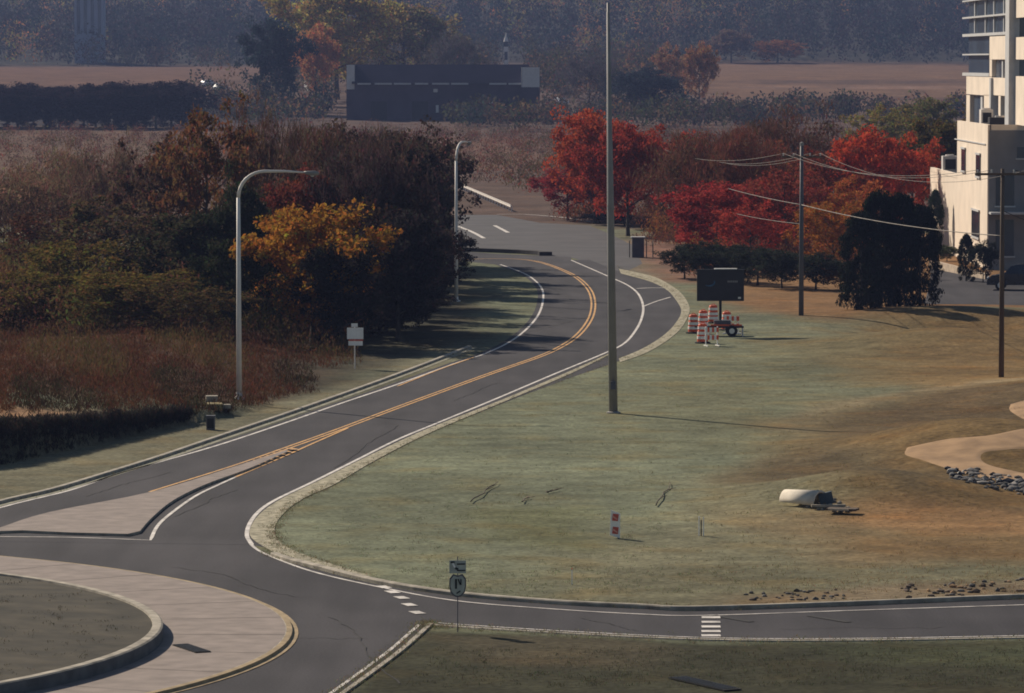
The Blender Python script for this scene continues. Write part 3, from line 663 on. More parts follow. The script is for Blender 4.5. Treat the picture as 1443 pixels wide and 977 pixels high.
# --- far trees one can tell apart
far = [
 ('yellow_tree','leafy',1,475,1130,-30,150,(.36,.27,.08),'huge yellow olive tree left of the long dark barn'),
 ('orange_tree','leafy',2,445,1090,34,62,(.45,.20,.08),'orange tree at the left foot of the huge yellow one'),
 ('yellow_tree','leafy',3,570,1180,2,130,(.24,.19,.08),'faded olive tree behind the left end of the barn'),
 ('orange_tree','sparse',3,940,1060,62,50,(.30,.16,.09),'pale orange tree right of the far end of the barn'),
 ('orange_tree','leafy',2,985,1070,60,45,(.34,.17,.07),'hazy orange tree at the left end of the right hand field'),
 ('orange_tree','leafy',4,1095,1590,58,60,(.34,.15,.06),'orange tree standing along the top of the right hand field'),
 ('rust_tree','leafy',3,1030,1590,40,55,(.20,.13,.09),'rust tree at the top left corner of the right hand field'),
 ('blue_green_tree','leafy',1,390,1040,30,80,(.03,.045,.05),'big dark tree left of the orange and yellow ones'),
 ('bare_tree','bare',2,640,1150,45,70,(.10,.09,.09),'hazy bare tree behind the middle of the barn'),
 ('bare_tree','bare',1,830,1060,80,80,(.09,.08,.09),'hazy bare tree right of the white barn end'),
 ('dark_tree','leafy',2,905,1030,95,90,(.03,.04,.05),'dark hazy tree between the barn and the tall pole'),
]
for a_ in far: tree_px(*a_, group='far trees')
x_ = -118
i = 0
while x_ < -66:                                                    # dark hedgerow across the left field
    D = 952+random.uniform(-5,5); k = ('leafy','conifer')[i % 3 == 1]
    tree('hedgerow_tree', k, 1+i % 2, (x_, D, float(height(x_, D))), random.uniform(8.2,9.6), random.uniform(10,13), (.030,.022,.028), 'dark tree of the hedgerow between the two far left fields', group='hedgerow trees')
    x_ += random.uniform(2.2, 3.0); i += 1

# --- masses: brushland, dry growth, far wood
def mass(name, pts, hs, ws, n, size, cols, label, cat, thin=1.0, up=0.0):
    cs = np.array([(p[0], p[1], p[2]+h*.5) for p, h in zip(pts, hs)]); K = len(cs)
    d = rng.normal(size=(K*n, 3)); d /= np.linalg.norm(d, axis=1)[:, None]; q = rng.random(K*n)**.4
    P = np.repeat(cs, n, 0) + d*q[:, None]*np.stack([np.repeat(ws, n)/2, np.repeat(ws, n)/2, np.repeat(hs, n)/2], 1)
    a = rng.normal(size=(K*n, 3)); a[:, 2] += up*np.sign(a[:, 2]+.001); a /= np.linalg.norm(a, axis=1)[:, None]
    b = np.cross(a, rng.normal(size=(K*n, 3))); b /= np.linalg.norm(b, axis=1)[:, None]+1e-9
    s = (np.repeat(size, n) if hasattr(size, '__len__') else size)*(.6+.8*rng.random(K*n))
    s = s[:, None]
    V = np.stack([P-a*s, P+b*s*.6*thin, P+a*s, P-b*s*.6*thin], 1).reshape(-1, 3)
    tone = .75+.5*rng.random(K*n); me = leaf_mesh(name, V, tone, np.repeat(np.array(cols), n, 0))
    o = bpy.data.objects.new(name, me); COL.objects.link(o); tag(o, label, cat, kind='stuff'); return o
def pick(cols, k, jit=.2): c = np.array(cols)[rng.integers(0, len(cols), k)]; return c*(1-jit+2*jit*rng.random((k, 1)))
# brushland D 440..930
pts = []; cl = []
while len(pts) < 2600:
    D = 455+480*rng.random()**.8; x = (rng.random()*2-1)*.135*D; px = x/D*F+W0/2
    if -12 < x < 16 and D < 520: continue
    if abs(x-(-10.5*(D-467)/140)) < 4 and D < 620: continue
    if px < 260 and D < 940 and rng.random() < .45: continue
    pts.append((x, D, float(height(x, D)))); cl.append((px, D))
cols = pick([(.13,.075,.05),(.16,.07,.04),(.10,.065,.045),(.18,.075,.045),(.10,.075,.03)], len(pts))
hs = 1.1+1.6*rng.random(len(pts)); ws = 2+2.5*rng.random(len(pts))
mass('scrub', pts, hs, ws, 60, .20, cols, 'brown and rust scrub covering the land beyond the road', 'scrub', .5, .6)
pts = []
while len(pts) < 420:
    px = -60+rng.random()*560; D = 243+rng.random()*90; x = (px-W0/2)/F*D; pts.append((x, D, float(height(x, D))))
PP = np.array(pts); cn = np.sin(PP[:,0]*.7+PP[:,1]*.12)
cols = np.where((cn > .3)[:, None], pick([(.13,.10,.035),(.10,.085,.03)], len(pts)), pick([(.10,.055,.035),(.07,.045,.03),(.13,.065,.035)], len(pts)))
mass('thicket', pts, 1.6+2.6*rng.random(len(pts)), 2+2.2*rng.random(len(pts)), 190, .13, cols, 'brown and olive thicket filling the left grove between its trees', 'thicket', .6, .5)
pts = []
while len(pts) < 520:
    px = 790+rng.random()*420; D = 322+rng.random()*125; x = (px-W0/2)/F*D
    if px < 905 and D < 432: continue
    if px < 980 and D < 375: continue
    pts.append((x, D, float(height(x, D))))
cols = pick([(.20,.075,.04),(.14,.06,.04),(.11,.055,.045),(.24,.10,.035)], len(pts))
mass('rust_scrub', pts, 1.0+1.9*rng.random(len(pts)), 1.6+2*rng.random(len(pts)), 120, .13, cols, 'rust and brown scrub filling the ground between the red trees', 'scrub', .5, .6)
# tall dead growth at the left of the road
pts = []
while len(pts) < 5200:
    px = -60+rng.random()*560; py = 452+rng.random()*134
    if py > 600-(max(0, px-250))*.24 or (px < 262 and py > 579+rng.random()*6): continue
    if px > 440 and py > 520: continue
    p = G(px, py); pts.append(tuple(p))
PP = np.array(pts); cn = np.sin(PP[:,0]*.8+PP[:,1]*.17)+np.sin(PP[:,0]*.31-PP[:,1]*.09+2)
cols = np.where((cn > .4)[:, None], pick([(.13,.075,.035),(.10,.07,.03)], len(pts)), np.where((cn < -.8)[:, None], pick([(.05,.04,.022),(.06,.035,.02)], len(pts)), pick([(.11,.048,.025),(.085,.042,.024)], len(pts))))
mass('dead_undergrowth', pts, (.25+.9*rng.random(len(pts))**2)*(1+.3*cn), .5+.6*rng.random(len(pts)), 16, .10, cols, 'reddish brown dead undergrowth at the foot of the left grove', 'undergrowth', .25, 1.5)
pts = []
while len(pts) < 1500:
    px = -60+rng.random()*326; t = rng.random(); top = 603-px*.065; bot = 657-px*.225; pts.append(tuple(G(px, top+(bot-top)*t)))
mass('bank_growth', pts, .15+.35*rng.random(len(pts)), .3+.4*rng.random(len(pts)), 14, .09, pick([(.035,.03,.024),(.05,.036,.026),(.028,.03,.028)], len(pts)), 'dark dead growth hanging over the steep roadside bank', 'undergrowth', .3, 1.2)  # growth tinted near-black like the shade painted on the bank
# tufts over lawn and rough grass
pts = []; cols = []
while len(pts) < 3000:
    px = 380+rng.random()*1100; py = 500+rng.random()*470
    if py < 830 and px < 420+(760-py)*1.6 and py < 760: continue
    if 760 <= py < 870 and px < 440+(py-760)*2.6: continue
    if py > 838 and py < 915: continue
    if px < 620+(915-py)*1.0 and py > 880: continue
    if px > 1250 and 600 < py < 690: continue
    p = at_z(px, py) if px < 1000 else G(px, py)
    rr = rng.random(); dens = .35 if py < 800 else 1
    if rr > dens: continue
    pts.append(tuple(p)); t = min(1, max(0, (px-900)/350)); g = (np.array((.16,.17,.095))*(1-t)+np.array((.19,.13,.065))*t)
    if py > 905: g = np.array((.075,.075,.045))
    if rng.random() < .12: g = g*1.4
    if rng.random() < .10: g = g*.65
    cols.append(g)
for L_, of in ((grass_edge, -.15), (north_kerb[6:], .42), (nose_in, -.1), (far_kerb, .5), (south_edge, -.25), (exit_edge, .3)):
    for k in range(420):
        i = rng.integers(0, len(L_)-1); p = L_[i].lerp(L_[i+1], rng.random()); q = p+Vector((rng.normal()*.12, rng.normal()*.35+of*1.2, 0)); pts.append((q.x, q.y, 0.0))
        g = np.array((.16,.155,.085)) if rng.random() < .5 else np.array((.24,.20,.11)); cols.append(g*(.6+.5*rng.random()))
for k in range(1500):
    an = rng.random()*2*PI; rr = ri*.97*math.sqrt(rng.random()); zi = float(np.interp(rr/ri, [0,.5,.8,1], [.7,.62,.50,.37]))
    pts.append((ci[0]+rr*math.cos(an), ci[1]+rr*math.sin(an), zi)); cols.append(np.array((.062,.056,.034))*(.6+rng.random()*.9))
mass('grass_tufts', pts, .05+.07*rng.random(len(pts)), .2+.6*rng.random(len(pts)), 9, .035, np.array(cols), 'short grass tufts scattered over the lawns', 'grass', .3, 1.0)
# far wood on the rising ground
pts = []; hs = []
y = 1590.0; 
while y < 2750:
    sp = 8+ (y-1590)*.008; x = -.14*y-40
    while x < .14*y+40:
        xx = x+random.uniform(-3,3); yy = y+random.uniform(-4,4)
        if random.random() > .06: pts.append((xx, yy, float(height(xx, yy)))); hs.append(random.uniform(9, 17))
        x += sp*random.uniform(.7,1.3)
    y += sp*random.uniform(.9,1.2)+ (y-1590)*.006
K = len(pts); P_ = np.array(pts); cl_n = np.sin(P_[:, 0]/37+1)+np.sin(P_[:, 1]/70+P_[:, 0]/90)
c1 = pick([(.028,.034,.040),(.045,.038,.042),(.022,.034,.040)], K); c2 = pick([(.30,.16,.07),(.22,.13,.07),(.18,.16,.06)], K)  # blue-dark base tone puts distance haze into the leaf colours
mask = (rng.random(K) < np.clip(.12+.18*cl_n, .03, .5))[:, None]; cols = np.where(mask, c2, c1)
print('far wood trees', K)
mass('far_wood', pts, hs, 6+5*rng.random(K), 80, .58, cols, 'hazy autumn wood covering the rising ground far away', 'wood', .8, .3)
# middle-distance trees round the fields, D 1000..1560 as loose groves in one mass
pts = []; hs = []
for x0, x1, y0, y1, n_ in ((-150,-30,1565,1600,50),(-62,-5,1010,1500,150),(5,42,1020,1560,150),(30,62,1560,1600,20),(-72,-40,960,1080,60),(60,115,990,1040,60),(15,60,940,1010,60),(-12,14,930,990,30)):
    for k in range(n_):
        x = random.uniform(x0, x1); y = random.uniform(y0, y1)
        if -38 < x < 9 and 990 < y < 1032: continue
        pts.append((x, y, float(height(x, y)))); hs.append(random.uniform(3.5, 7) if y < 1050 else random.uniform(6, 12))
K = len(pts); cols = pick([(.05,.045,.045),(.08,.06,.05),(.04,.05,.05),(.16,.10,.06),(.06,.06,.035)], K)
mass('far_copse', pts, hs, 5+4*rng.random(K), 110, .42, cols, 'hazy copse of mixed trees around the barn and fields', 'wood', .8, .3)

# ------------------------------------------------------------------ lamp posts, poles, wires
def lamp(px, py, ytop_arc, height_m, arm, az, label):
    b = G(px, py); e = empty('lamp_post', b, az, label=label, cat='street lamp', group='curved arm street lamps')
    r = 1.15; H = height_m
    m = MB(); m.tube([(0,0,-.1),(0,0,H*.4),(0,0,H-r)], [.125,.105,.08], M['galv'], 12)
    m.lathe((0,0,0), [(.26,-.05),(.26,.06),(.14,.1),(.13,.3)], M['galv']); m.build('post', e, True)
    m = MB(); pts = [(r-r*math.cos(t), 0, H-r+r*math.sin(t)) for t in np.linspace(0, PI/2, 9)] + [(r+(arm-r)*.5, 0, H+.0), (arm, 0, H-.05)]
    m.tube(pts, [.08]*5+[.07]*4+[.055,.04], M['galv'], 10); m.build('arm', e, True)
    m = MB(); m.tube([(arm-.05,0,H-.05),(arm+.1,0,H-.07),(arm+.45,0,H-.09),(arm+.62,0,H-.09)], [.05,.09,.12,.05], M['polegrey'], 10)
    hd = m.build('lamp_head', e, True)
    m = MB(); m.lathe((arm+.32,0,H-.19), [(.0,-.06),(.07,-.04),(.1,.02)], M['trim'], 12); m.build('lens', hd, True)
lamp(337, 563, 248, 9.95, 2.9, 0.0, 'near lamp post with long curved arm, standing on the left verge')
lamp(643, 425, 201, 9.9, 2.2, 1.25, 'far lamp post with upswept arm, in tree shade by the road bend')
# tall pole in the lawn
b = G(864.5, 583); e = empty('tall_pole', b, label='very tall tapering grey pole standing on the lawn mid view', cat='pole')
top = at_y(857, 4, b.y); m = MB(); m.tube([(0,0,-.1),((top.x-b.x)*.5,0,(top.z-b.z)*.5),(top.x-b.x,0,top.z-b.z)], [.185,.135,.055], M['polegrey'], 16); m.build('shaft', e, True)
m = MB(); m.lathe((0,0,0), [(.30,-.05),(.30,.05),(.2,.08)], M['polegrey'], 16); m.build('base_plate', e)
m = MB(); m.tube([(-.17,-.02,.1),((top.x-b.x)*.5-.13,-.02,(top.z-b.z)*.5),(top.x-b.x-.045,-.02,top.z-b.z-.4)], [.03,.03,.02], M['galv'], 6); m.build('lit_edge', e, True)  # pale rod paints the sunlit left edge of the shaft
m = MB(); m.box((-.02,-.24,1.2), (.22,.12,.34), M['greymetal']); m.build('hand_box', e)

def utility(px, py, ytop, r0, label, arm=None, arm_z=0, mt='wood', loc=None):
    b = loc or G(px, py); H = at_y(px, ytop, b.y).z-b.z
    e = empty('utility_pole', b, label=label, cat='utility pole'); m = MB(); m.tube([(0,0,-.1),(0,0,H*.5),(0,0,H)], [r0,r0*.85,r0*.65], M[mt], 12); m.build('pole', e, True)
    tops = []
    if arm:
        m = MB(); m.box((0,-.12,H-arm_z), (arm,.09,.11), M['wood']); m.build('crossarm', e)
        for s in (-.45,-.2,.2,.45):
            m = MB(); m.lathe((s*arm,-.12,H-arm_z+.05), [(.02,0),(.05,.04),(.03,.1),(.05,.14),(0,.18)], M['trim'], 8); m.build('insulator', e, True)
            tops.append(b+Vector((s*arm,-.12,H-arm_z+.2)))
    tops.append(b+Vector((0,0,H*.88))); return b, H, tops
bA, HA, tA = utility(1411, 532, 238, .13, 'wooden utility pole with crossarm, at right edge before the building', 2.6, .25)
bB, HB, tB = utility(1129, 445, 203, .15, 'tall grey utility pole with crossarm rising from the dark shrubs into the red trees', 2.4, .75, 'greymetal')
bC, HC, tC = utility(0, 0, 204, .11, 'wooden utility pole with crossarm half hidden among the deep red trees', 2.4, .4, loc=Vector(((945-W0/2)/F*428, 428, 0)))
m = MB(); m.lathe((0,0,HB), [(.0,.12),(.12,.06),(.12,-.1)], M['polegrey'], 10); m.build('cap', [o for o in COL.objects if o.name.startswith('utility_pole') and abs(o.location.x-bB.x) < .01][0])
def wire(p, q, sag, label, r=.016, mt='wire'):
    p = Vector(p); q = Vector(q); m = MB(); pts = [p.lerp(q, t)-Vector((0,0,sag*4*t*(1-t))) for t in np.linspace(0, 1, 25)]
    m.tube([x-p for x in pts], r, M[mt], 5); o = m.build('overhead_wire', smooth=True); o.location = p; tag(o, label, 'wire', 'overhead wires')
for k, nm in enumerate(('first','second','third','last')):
    if k != 2: wire(tA[k], tB[k], .7+.12*k, nm+' crossarm wire from the right edge pole to the dark shrubs pole', .012)
    if k != 1: wire(tB[k], tC[k], .8+.12*k, nm+' crossarm wire from the dark shrubs pole to the red trees pole', .014)
wire(bB+Vector((0,-.15,at_y(1129,291,bB.y).z)), bA+Vector((0,-.13,at_y(1411,338,bA.y).z)), .25, 'thick low cable between the right edge pole and the pole in the dark shrubs', .024)
wire(bB+Vector((0,-.15,at_y(1129,291,bB.y).z)), bC+Vector((0,-.13,at_y(945,236,bC.y).z)), .35, 'thick low cable from the dark shrubs pole to the red trees pole', .022)
wire(bB+Vector((0,-.15,at_y(1129,318,bB.y).z)), bC+Vector((0,-.13,at_y(945,268,bC.y).z)), .5, 'lowest cable from the pole in the dark shrubs to the pole in the red trees', .018)
wire(tA[3], at_y(1560, 262, 226), .2, 'wire leaving the right edge from the crossarm', .016, 'dark')
wire(tA[2], at_y(1560, 255, 226), .2, 'second wire leaving the right edge from the crossarm', .016, 'dark')
wire(bA+Vector((0,0,HA*.8)), at_y(1560, 330, 226), .3, 'low wire leaving the right edge from the wooden pole', .02, 'dark')

# guard rail beside the far road
g0 = G(720, 299); g1 = G(607, 249); dirv = (g1-g0); Lg = dirv.length; dirn = dirv.normalized()
e = empty('guard_rail', g0, label='long pale guard rail running away beside the far road', cat='guard rail')
m = MB(); nrm = Vector((-dirn.y, dirn.x, 0))
for (zc, hh, of) in ((.60,.10,.0),(.51,.08,.04),(.69,.08,.04)):
    p = dirn*(Lg/2)+nrm*of; m.box((p.x, p.y, zc), (.05, Lg, hh), M['galv'], rz=math.atan2(dirn.y, dirn.x)-PI/2)
m.build('rail', e)
for k in range(0, int(Lg/4)):
    m = MB(); p = dirn*(k*4+.5)-nrm*.12; m.box((p.x, p.y, .30), (.12,.12,.6), M['galv']); m.build('post', e)

# ------------------------------------------------------------------ message board, drums, barricade
b = G(1015, 474); e = empty('message_board', b, label='black message board on a mast above a trailer, on the lawn by the bend', cat='message board')
s = mpp(b.y); bw, bh = 64*s, 42*s; zc = at_y(1015, 402, b.y).z-b.z
m = MB(); m.box((0,0,zc), (bw,.16,bh), M['board']); bd = m.build('board', e)
m = MB()
for sx in (-1,1): m.box((sx*(bw/2+.02),-.01,zc), (.05,.22,bh+.1), M['dark'])
for sz in (-1,1): m.box((0,-.01,zc+sz*(bh/2+.025)), (bw-.01,.22,.05), M['dark'])
m.build('frame', bd)
m = MB(); m.box((.28,.0,zc+bh/2+.08), (bw*.5,.34,.045), M['whitep']); m.build('solar_panel', bd)
m = MB()
arc = [(-.62+.30*math.cos(t), -.10, zc+.16+.20*math.sin(t)) for t in np.linspace(-2.3,.4,8)]
m.tube(arc, [.015,.03,.04,.05,.05,.045,.03,.02], M['bluelamp'], 6); m.build('blue_graphic', bd)
m = MB()
for k in range(6): m.box((.42+k*.095,-.088,zc+.2), (.07,.012,.10), M['polegrey'])
m.build('lettering', bd)
m = MB(); m.box((bw/2-.2,-.088,zc-bh/2+.12), (.16,.012,.10), M['galv']); m.build('plate', bd)
m = MB(); m.tube([(0,0,.5),(0,0,zc-bh/2)], .075, M['dark'], 10); m.build('mast', e)
m = MB(); m.box((.25,0,.52), (2.0,1.1,.10), M['dark']); m.box((-.9,0,.5), (1.0,.1,.08), M['dark']); m.box((.3,-.45,.60), (1.7,.05,.12), M['orange']); m.box((.1,0,.72), (.9,.6,.3), M['greymetal']); m.build('chassis', e)
for sy in (-.62,.62):
    m = MB(); m.tube([(.6,sy-.09,.31),(.6,sy+.09,.31)], .31, M['rubber'], 20); wh = m.build('wheel', e)
    m = MB(); m.tube([(.6,sy-.1,.31),(.6,sy+.1,.31)], .15, M['galv'], 14); m.build('hub', wh)
for sx, sy in ((-.6,-.5),(-.6,.5),(1.2,-.5),(1.2,.5)):
    m = MB(); m.tube([(sx,sy,0),(sx,sy,.5)], .03, M['galv'], 6); m.build('jack', e)
def drum(px, py, label, first=[None]):
    p = G(px, py)
    if first[0] is None:
        d = empty('traffic_drum', p, label=label, cat='traffic drum', group='orange and white drums by the message board')
        prof = [(0,0),(.29,0),(.285,.30),(.27,.31),(.262,.62),(.25,.63),(.235,.92),(.2,.98),(0,.98)]
        m = MB(); m.lathe((0,0,.05), prof, M['orange'], 20); m.build('body', d)
        for z0, z1, r in ((.18,.33,.292),(.42,.57,.277),(.70,.84,.255)):
            m = MB(); m.lathe((0,0,.05), [(r-.02,z0),(r+.004,z0),(r,z1),(r-.03,z1)], M['whitep'], 20); m.build('white_band', d)
        m = MB(); m.lathe((0,0,0), [(.0,.0),(.42,.0),(.42,.06),(.30,.09)], M['rubber'], 20); m.build('base', d)
        m = MB(); m.tube([(-.1,0,1.03),(-.08,0,1.1),(.08,0,1.1),(.1,0,1.03)], .018, M['orange'], 6); m.build('handle', d)
        first[0] = d
    else:
        d = copy_tree(first[0]); d.location = p; d['label'] = label
drum(977, 470, 'leftmost orange and white drum, nearest the road bend')
drum(991, 464, 'orange and white drum second from left, just behind the leftmost')
drum(1005, 456, 'orange and white drum furthest back, left of the mast')
drum(990, 484, 'orange and white drum in front, left of the striped barricade')
drum(1024, 466, 'orange and white drum tucked behind the trailer to the right of the mast')
def barricade(px, py, rz, wd, label):
    p = G(px, py); e = empty('barricade', p, rz, label=label, cat='barricade')
    for z in (.85,.45):
        m = MB(); n = 6
        for k in range(n):
            x0 = -wd/2+wd*k/n; m.add([(x0,-.02,z-.12),(x0+wd/n,-.02,z-.12),(x0+wd/n,-.02,z+.12),(x0,-.02,z+.12),(x0,.02,z-.12),(x0+wd/n,.02,z-.12),(x0+wd/n,.02,z+.12),(x0,.02,z+.12)],
              [(0,1,2,3),(5,4,7,6),(3,2,6,7),(0,4,5,1),(0,3,7,4),(1,5,6,2)], M['orange' if k % 2 else 'whitep'])
        m.build('board', e)
    for sx in (-1,1):
        m = MB(); m.box((sx*(wd/2-.06),.03,.52), (.05,.04,1.04), M['whitep']); m.box((sx*(wd/2-.06),0,.03), (.05,.7,.05), M['whitep']); m.build('leg', e)
barricade(1003, 488, .25, .75, 'small striped barricade in front of the drums')
barricade(1031, 471, -.5, .9, 'striped barricade at the right end of the message board trailer')

# ------------------------------------------------------------------ small signs and markers
b = G(866.5, 759); e = empty('vertical_panel', b, .0, label='red and white striped panel marker standing on the lawn', cat='panel marker')
m = MB(); m.add([(-.16,0,.10),(.16,0,.0),(.17,0,.78),(-.13,0,.90),(-.16,.03,.10),(.16,.03,.0),(.17,.03,.78),(-.13,.03,.90)], [(0,1,2,3),(5,4,7,6),(3,2,6,7),(0,4,5,1),(0,3,7,4),(1,5,6,2)], M['whitep']); pn = m.build('panel', e)
for z in (.66,.25):
    m = MB(); m.box((.015,-.006,z), (.185,.012,.22), M['redp'], M3=Matrix.Rotation(.12,3,'Y')); m.build('red_patch', pn)
    m = MB(); m.box((.0,-.02,z-.01), (.19,.012,.05), mat('pale_red', (.75,.35,.28), amp=.2, scale=9), M3=Matrix.Rotation(.6,3,'Y')); m.build('red_stripe', pn)
m = MB(); m.tube([(.1,.05,-.1),(.1,.05,.6)], .025, M['dark'], 6); m.build('post', e)
b = G(989, 756); e = empty('marker_post', b, label='pair of thin pale stakes beside a dark rod on the lawn', cat='marker')
for dx, z1, mt in ((-.09,.62,'whitep'),(.05,.60,'whitep'),(-.02,.50,'dark')):
    m = MB(); m.box((dx,0,z1/2-.05), (.035,.03,z1+.1), M[mt]); m.build('stake', e)
b = G(806, 826); e = empty('survey_stake', b, label='single thin pale stake in the lawn near the side road', cat='stake')
m = MB(); m.box((0,0,.21), (.028,.028,.5), M['whitep']); m.build('stick', e); m = MB(); m.box((0,0,.47), (.034,.034,.04), M['orange']); m.build('painted_top', e)
# route sign by the side road
b = G(645, 892); s = mpp(b.y); e = empty('road_sign', b, .06, label='small grey sign pair on a post beside the side road', cat='road sign')
m = MB(); m.tube([(0,.03,-.1),(0,.03,2.0)], .013, M['greymetal'], 8); m.build('post', e)
z0 = at_y(645, 842, b.y).z; z1 = at_y(645, 809, b.y).z; zc = (z0+z1)/2; hr = (z1-z0)/2; wr = .225
def shield(mb, sc, y, mt):
    pts = [(-.55,1),(0,.86),(.55,1),(.95,.62),(1,0),(.85,-.55),(.4,-.92),(0,-1.0),(-.4,-.92),(-.85,-.55),(-1,0),(-.95,.62)]
    fr = [(x*wr*sc, y, zc+z*hr*sc) for x, z in pts]; bk = [(x, y+.015, z) for x, _, z in fr]; n = len(pts)
    mb.add(fr+bk, [tuple(range(n))]+[tuple(range(n, 2*n))[::-1]]+[(i, n+i, n+(i+1) % n, (i+1) % n) for i in range(n)], mt)
m = MB(); shield(m, 1, 0, M['greymetal']); sh = m.build('shield', e)
m = MB(); shield(m, .86, -.012, M['greyplate']); m.build('shield_face', sh)
m = MB()
m.box((-.045,-.022,zc+.05), (.05,.012,.26), M['signdark']); m.box((.04,-.022,zc+.10), (.035,.012,.16), M['signdark'], M3=Matrix.Rotation(-.35,3,'Y')); m.box((.085,-.022,zc+.10), (.03,.012,.16), M['signdark'])
m.box((.02,-.022,zc-.17), (.12,.012,.035), M['signdark'], M3=Matrix.Rotation(-.6,3,'Y')); m.build('marks', sh)
za = at_y(645, 799, b.y).z
m = MB(); m.box((0,0,za), (.44,.012,.34), M['greyplate']); ap = m.build('arrow_plate', e)
m = MB(); m.box((.09,-.012,za+.075), (.22,.012,.035), M['signdark']); m.box((.09,-.012,za-.095), (.22,.012,.035), M['signdark'])
m.box((-.13,-.012,za+.12), (.10,.012,.05), M['signdark']); m.box((-.07,-.012,za+.0), (.05,.012,.14), M['signdark'], M3=Matrix.Rotation(-.6,3,'Y')); m.box((-.02,-.012,za-.05), (.08,.012,.05), M['signdark']); m.build('marks', ap)
m = MB(); m.box((-.10,-.014,za+.04), (.05,.012,.13), M['whitep'], M3=Matrix.Rotation(-.5,3,'Y')); m.build('arrow', ap)
# pale sign in the tree shade
b = G(500, 520); D = b.y; e = empty('pale_sign', b, label='pale sign of stacked plates in the deep shade of the grove', cat='road sign')
m = MB(); m.tube([(0,.03,-.1),(0,.03,at_y(500,458,D).z-b.z)], .03, M['galv'], 8); m.build('post', e)
for (x0, x1, y0, y1, nm) in ((489,512,462,478,'plate'),(491,511,481,487,'lower_plate'),(495,504,456,461,'top_plate')):
    a0 = at_y(x0, y1, D)-b; a1 = at_y(x1, y0, D)-b; m = MB(); m.box(((a0.x+a1.x)/2, 0, (a0.z+a1.z)/2), (a1.x-a0.x, .03, a1.z-a0.z), M['whitep']); m.build(nm, e)
m = MB(); a0 = at_y(491, 480, D)-b; m.box((a0.x+.37, -.018, a0.z+.02), (.7,.01,.08), M['redp']); m.build('red_band', e)
# grey utility box and concrete slab on the left verge
b = G(297, 606); e = empty('utility_box', b, label='small grey utility box on the left verge by the kerb', cat='utility box')
m = MB(); m.box((0,0,.27), (.34,.3,.54), M['greymetal']); m.build('body', e); m = MB(); m.box((0,0,.56), (.38,.34,.05), M['greymetal']); m.build('lid', e); m = MB(); m.box((0,-.155,.27), (.26,.012,.4), M['dark']); m.build('door', e)
b = G(302, 577); e = empty('concrete_slab', b, .1, label='low stained concrete slabs at the foot of the near lamp post', cat='slab')
m = MB(); m.box((0,0,.10), (.65,1.0,.28), mat('stained_slab', (.28,.22,.10), amp=.4)); m.box((-.05,1.5,.2), (.5,.5,.5), M['kerb']); m.build('blocks', e)
m = MB(); m.box((-.65,0,.06), (.55,.6,.12), M['kerb']); m.box((.45,.4,.08), (.5,.5,.16), M['kerb']); m.build('edging', e)
# utility cabinet behind bend
b = G(899, 363); e = empty('utility_cabinet', b, label='tall dark grey cabinet with pale posts beyond the bend', cat='cabinet'); s = mpp(b.y)
m = MB(); m.box((0,0,14*s), (17*s,.9,28*s), M['greymetal']); m.build('body', e); m = MB(); m.box((0,0,28.6*s), (20*s,1.05,1.4*s), M['trim']); m.build('lid', e)
for dx in (-12,12,21): m = MB(); m.box((dx*s,0,12*s), (1.6*s,.1,24*s), M['kerb']); m.build('post', e)
# debris at the culvert
b = G(1150, 712); e = empty('culvert_end', b, .0, label='pale broken culvert end with a blue grey opening on the brown bank', cat='culvert')
s = mpp(b.y)
m = MB(); n = 10; prof = [(math.cos(t), math.sin(t)) for t in np.linspace(.1, PI-.1, n)]
ax0 = Vector((-1.0,.6,.05)); ax1 = Vector((.12,-.35,.0)); vs = []
for (p0, r0) in ((ax0, .42), (ax1, .52)):
    for rr in (r0, r0-.07):
        vs += [p0+Vector((cx*.45, cx*.75, cz)).normalized()*0 + Vector((cx*rr*.55, cx*rr*.9, cz*rr*1.0)) for cx, cz in prof]
fs = [(i, i+1, 2*n+i+1, 2*n+i) for i in range(n-1)] + [(n+i+1, n+i, 3*n+i, 3*n+i+1) for i in range(n-1)] + [(i+1, i, n+i, n+i+1) for i in range(n-1)] + [(2*n+i, 2*n+i+1, 3*n+i+1, 3*n+i) for i in range(n-1)] + [(0, 2*n, 3*n, n), (2*n-1, 4*n-1, 3*n-1, n-1)]
m.add(vs, fs, mat('pale_concrete', (.62,.55,.45), amp=.15, scale=3)); m.build('pipe', e, True)
m = MB(); m.box((.33,-.1,.22), (.46,.05,.44), M['bluesheet'], M3=Matrix.Rotation(-.25,3,'Y') @ Matrix.Rotation(.3,3,'X')); m.build('blue_sheet', e)
m = MB(); m.box((.35,-.9,.06), (1.15,.12,.08), M['kerb'], rz=.12); m.build('plank', e)
m = MB(); m.box((.75,-2.0,.05), (1.0,.5,.07), M['wood'], rz=-.35); m.build('plank', e)
m = MB(); m.box((.6,-2.2,.05), (.7,.12,.06), M['kerb'], rz=-.3); m.build('plank', e)
